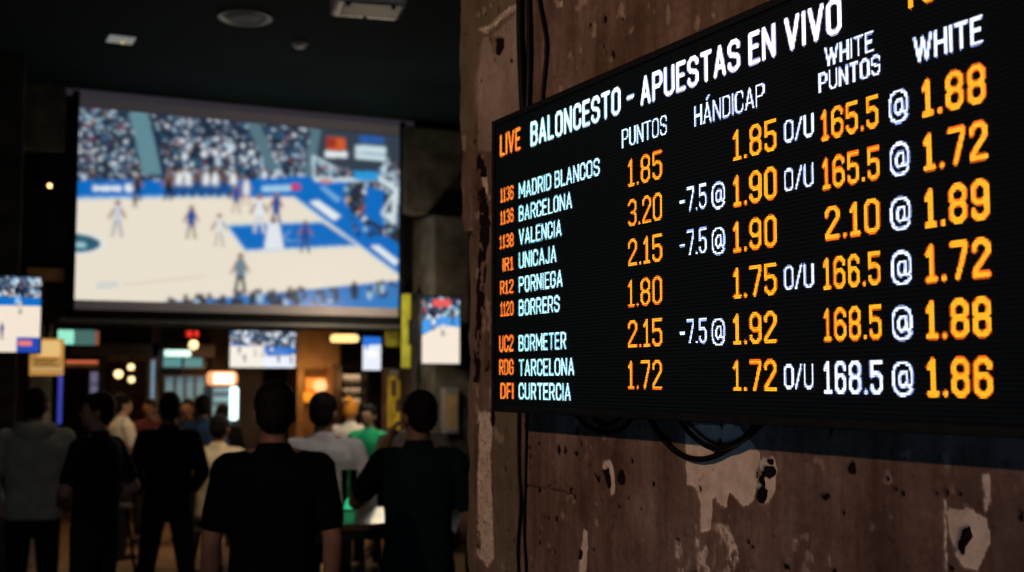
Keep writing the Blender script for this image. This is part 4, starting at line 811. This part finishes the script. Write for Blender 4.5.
BLKC = cloth('black', (.004, .004, .0045)); NAVY = cloth('navy', (.010, .014, .024)); TEAL = cloth('teal', (.008, .022, .026)); GREYC = cloth('grey', (.46, .48, .44)); JEAN = cloth('jeans', (.018, .024, .038))
WHC = cloth('white', (.7, .67, .64)); CRM = cloth('cream', (.78, .66, .50)); GRN = cloth('green', (.03, .5, .22)); BLU = cloth('blue', (.03, .07, .16)); GTR = cloth('charcoal', (.02, .02, .022)); LGR = cloth('light_grey', (.62, .58, .57))
r0 = math.radians
person(275, 4.9, 380, 0, 'person in a black short-sleeved shirt seen from behind, nearest the camera', BLKC, GTR, 0, vox=.009, build=1.0, arms={'L': ((-.235, -.03, 1.13), (-.235, .05, .89), (0, .25, -1)), 'R': ((.235, -.03, 1.13), (.235, .05, .89), (0, .25, -1))}, head=r0(0), hairk='short')
person(37, 8.2, 386.5, r0(-8), 'person in a grey hoodie standing with their back to us under the left television', GREYC, GTR, 0, sleeve='long', hood=True, build=1.1, arms={'L': ((-.27, -.03, 1.14), (-.24, .14, .95), (0, .7, -.7)), 'R': ((.27, -.03, 1.14), (.24, .14, .95), (0, .7, -.7))})
person(99, 7.5, 391, r0(48), 'person in a dark polo shirt with bent arm, head turned left beside the grey hoodie', NAVY, JEAN, 1, build=.86, head=r0(40), arms={'R': ((.28, -.06, 1.14), (.1, .16, 1.03), (-1, .3, 0)), 'L': ((-.27, 0, 1.14), (-.1, .2, 1.05), (1, .3, 0))})
person(170, 8.8, 391, r0(3), 'person in black with legs apart standing at the centre left of the crowd', BLKC, JEAN, 2, sleeve='long', build=.98, stance=.19, arms={'L': ((-.25, -.03, 1.15), (-.2, .12, 1.02), (.5, .6, -.3)), 'R': ((.25, -.03, 1.15), (.2, .12, 1.02), (-.5, .6, -.3))})
person(123, 12.3, 393, r0(-70), 'person in a white T-shirt seen in profile with raised forearm', CRM, GTR, 1, build=.95, vox=.014, arms={'R': ((.24, .05, 1.14), (.2, .3, 1.12), (0, 1, .1)), 'L': ((-.24, .05, 1.14), (-.2, .28, 1.08), (0, 1, .1))})
person(218, 9.6, 416, r0(-15), 'person in a cream shirt seated low behind the nearest person, back to us', CRM, GTR, 0, hair=HAIR, seat=.62, sleeve='short', vox=.013, nod=r0(-12), lean=.1, arms={'L': ((-.24, .12, 1.16), (-.15, .35, 1.08), (0, 1, 0)), 'R': ((.24, .12, 1.16), (.15, .35, 1.08), (0, 1, 0))})
person(203, 12.0, 394, r0(10), 'person in a dark blue shirt half hidden right of the one in black', BLU, GTR, 2, vox=.014)
person(324, 7.2, 391, r0(-12), 'person in a pale grey shirt with black hair just beyond the nearest person', LGR, GTR, 0, sleeve='long', build=1.08, head=r0(-10))
person(419, 5.9, 389, r0(-2), 'person in a dark teal T-shirt holding a hand up to their mouth', TEAL, GTR, 0, build=.98, vox=.009, head=r0(28), arms={'L': ((-.31, .10, 1.20), (-.165, .17, 1.475), (.35, .0, .95)), 'R': ((.255, .02, 1.13), (.2, .2, 1.0), (-.3, 1, 0))})
person(414, 8.6, 394, r0(8), 'person in a white top almost hidden behind the person in dark teal', WHC, GTR, 1, build=1.15, vox=.014)
person(369, 11.5, 404, r0(150), 'person in a bright green shirt facing us beside the high table', GRN, GTR, 0, vox=.014, sleeve='long', arms={'R': ((.24, .05, 1.14), (.05, .3, 1.2), (-.3, 1, .1)), 'L': ((-.25, .02, 1.12), (-.2, .2, 1.0), (0, 1, 0))})
person(351, 12.2, 399, r0(-25), 'person with orange hair and white top left of the green shirt', WHC, GTR, 1, hair=HOR, vox=.014, hairk='bun')
person(150, 13.5, 398, r0(165), 'person with a ruddy face facing us left of the one in black', cloth('maroon', (.1, .03, .03)), GTR, 0, vox=.015)
person(188, 13.8, 398, r0(170), 'person facing us just right of the head of the one in black', GTR, GTR, 0, vox=.015)
person(106, 13.4, 400, r0(160), 'person facing us between the dark polo shirt and the white T-shirt', GTR, GTR, 0, vox=.015)
person(223, 13.2, 403, r0(10), 'person silhouetted against the lit drinks cooler', BLKC, GTR, 2, vox=.015)
# ------------------------------------------------------------------ furniture
LT = mat('pale_table_wood', (.17, .11, .075), .3, 0, .25, 7)
def high_table(x, y, z, hw, hd, label, rz=0, col=LT):
    t = empty('bar_table', (x, y, 0), rz); tag(t, label, 'table', None)
    MB().box(-hw, hw, -hd, hd, z-.035, z, .006).build('table_top', col, t)
    for i in (-1, 1):
        for j in (-1, 1): MB().box(i*(hw-.05)-.02, i*(hw-.05)+.02, j*(hd-.05)-.02, j*(hd-.05)+.02, 0, z-.035, .003).build('leg', mat('teal_metal', (.03, .07, .08), .4, .5), t)
    MB().box(-hw+.05, hw-.05, -.012, .012, .25, .28).build('footrest', BM, t)
    MB().box(-hw+.03, hw-.03, -hd+.03, hd-.03, z-.08, z-.036).build('apron', mat('teal_metal', (.03, .07, .08)), t); return t
q = atZ(352, 515, 1.02)
high_table(q.x-.02, q.y, 1.02, .30, .42, 'pale wooden high table right of the nearest person, a green glass on it', r0(-14))
def glass(x, y, z, m, label, h=.16, r=.034):
    t = empty('drinking_glass', (x, y, z)); tag(t, label, 'glass')
    gm = mat('clear_glass', (.95, .97, .97), .03); gm.node_tree.nodes['Principled BSDF'].inputs['Transmission Weight'].default_value = 1; MB().lathe([(r*.75, 0), (r, h), (r*.93, h), (r*.7, .012), (.002, .010)], n=20).build('glass_wall', gm, t, True); MB().lathe([(r*.68, .013), (r*.92, h*.97)], n=20).build('drink', m, t, True); return t
glass(q.x+.05, q.y+.2, 1.02, glow('green_drink_glow', (.05, .75, .3), .8), 'glass of bright green drink on the pale high table', .22, .045)  # drink emits by itself: its lit look is put into the material
q2 = atZ(456, 527, .9); high_table(q2.x+.12, q2.y+.25, .9, .28, .4, 'high table with a teal edge behind the person in dark teal', 0, mat('teal_top', (.05, .22, .25), .3))
def stool(x, y, z, label, rz=0):
    t = empty('bar_stool', (x, y, 0), rz); tag(t, label, 'stool')
    MB().lathe([(.02, z-.04), (.17, z-.035), (.18, z-.015), (.16, z)], n=24).build('seat', mat('stool_seat', (.06, .03, .02), .5), t, True)
    for i in range(4):
        a_ = math.pi/4+i*math.pi/2; MB().cone((.23*math.cos(a_), .23*math.sin(a_), 0), .014, (.12*math.cos(a_), .12*math.sin(a_), z-.03), .014).build('leg', BM, t)
    g_ = MB(); P_ = [(.19*math.cos(math.pi/4+i*math.pi/2), .19*math.sin(math.pi/4+i*math.pi/2), .28) for i in range(4)]
    for a_, b_ in zip(P_, P_[1:]+P_[:1]): g_.cone(a_, .008, b_, .008, 8)
    g_.build('footrest_ring', BM, t); return t
def ground(px, D): dv = ray(px, 381); k_ = D/(dv.x*math.sin(YAW)+dv.y*math.cos(YAW)); return dv.x*k_, dv.y*k_
gx, gy = ground(218, 9.6); stool(gx, gy, .61, 'dark stool under the seated person in cream', .3)
gx, gy = ground(114, 10.3); stool(gx, gy, .72, 'empty dark bar stool on the lit floor left of the person in black', .5)
# ------------------------------------------------------------------ lights
W_ = bpy.data.worlds.new('world'); S.world = W_; W_.use_nodes = True
W_.node_tree.nodes['Background'].inputs[0].default_value = (.35, .5, .9, 1); W_.node_tree.nodes['Background'].inputs[1].default_value = .0
def lamp(kind, loc, col, e, size=.2, tgt=None, spot=None, blend=.5, name='room_and_fill_light'):
    l = bpy.data.lights.new(name, kind); l.color = col; l.energy = e
    if kind == 'AREA': l.size = size
    else: l.shadow_soft_size = size
    if spot: l.spot_size = spot; l.spot_blend = blend
    o = bpy.data.objects.new(name, l); C.objects.link(o); o.location = loc
    if tgt is not None: o.rotation_euler = (Vector(tgt)-Vector(loc)).to_track_quat('-Z', 'Y').to_euler()
    return o
# the warm ceiling spot that throws the board's shadow: its direction follows from the shadow corner
sh = atX(527, 431, WX); cr = Vector((BX, YL, ZB)); dr = (cr-sh).normalized()
Lp = sh+dr*2.6

lamp('SPOT', Lp, (1, .62, .43), 72, .03, (WX, 2.5, 1.7), r0(110), .6)
lamp('AREA', (-1.2, .6, .75), (.25, .55, 1), 7, .9, (WX, 1.9, 1.4))  # added blue fill without a fixture, lifts the shade under the board
for px, Y, e in ((150, 12.3, 300), (330, 12.6, 90), (230, 14.5, 80), (90, 14.0, 70)):
    q = atY(px, 381, Y); lamp('SPOT', (q.x, Y, 2.95), (1, .55, .25), e, .06, (q.x, Y, 0), r0(110), .5)
q = atY(318, 350, 15.6); lamp('POINT', (q.x, 15.7, 1.75), (1, .55, .2), 5, .08)
q = atY(353, 500, 11.5); lamp('POINT', (q.x, 10.4, 2.0), (1, .95, .75), 14, .08)  # added fill without a fixture, lights the green shirt and its neighbours
lamp('AREA', (-.3, 3.2, 4.2), (1, .84, .68), 9, 1.6, (1.2, 8.2, 1.2))  # added soft fill from the camera side to lift the crowd
lamp('SPOT', (1.7, 8.6, 4.3), (1, .72, .45), 14, .06, (1.9, 8.9, 0), r0(75), .6)  # added warm spot without a fixture, brightens the crowd
q = atY(352, 381, 11.6); lamp('POINT', (q.x, 11.2, 2.35), (1, .75, .45), 34, .06)  # added point light that brightens the orange hair, no fixture there
q = atY(228, 381, 10); lamp('SPOT', (q.x-.1, 8.9, 2.9), (1, .78, .5), 60, .05, (q.x-.15, 9.4, 1.1), r0(34), .5)  # added spot aimed at the cream shirt to brighten it
q = atY(121, 381, 11.2); lamp('SPOT', (q.x, 11.0, 2.9), (1, .78, .55), 60, .05, (q.x, 12.1, 1.3), r0(40), .5)  # added spot aimed at the white T-shirt to brighten it
gx, gy = ground(324, 7.2); lamp('SPOT', (gx+.25, gy-1.2, 3.3), (1, .88, .8), 42, .05, (gx+.06, gy, 1.25), r0(22), .5)  # added spot that brightens the pale grey shirt, no fixture
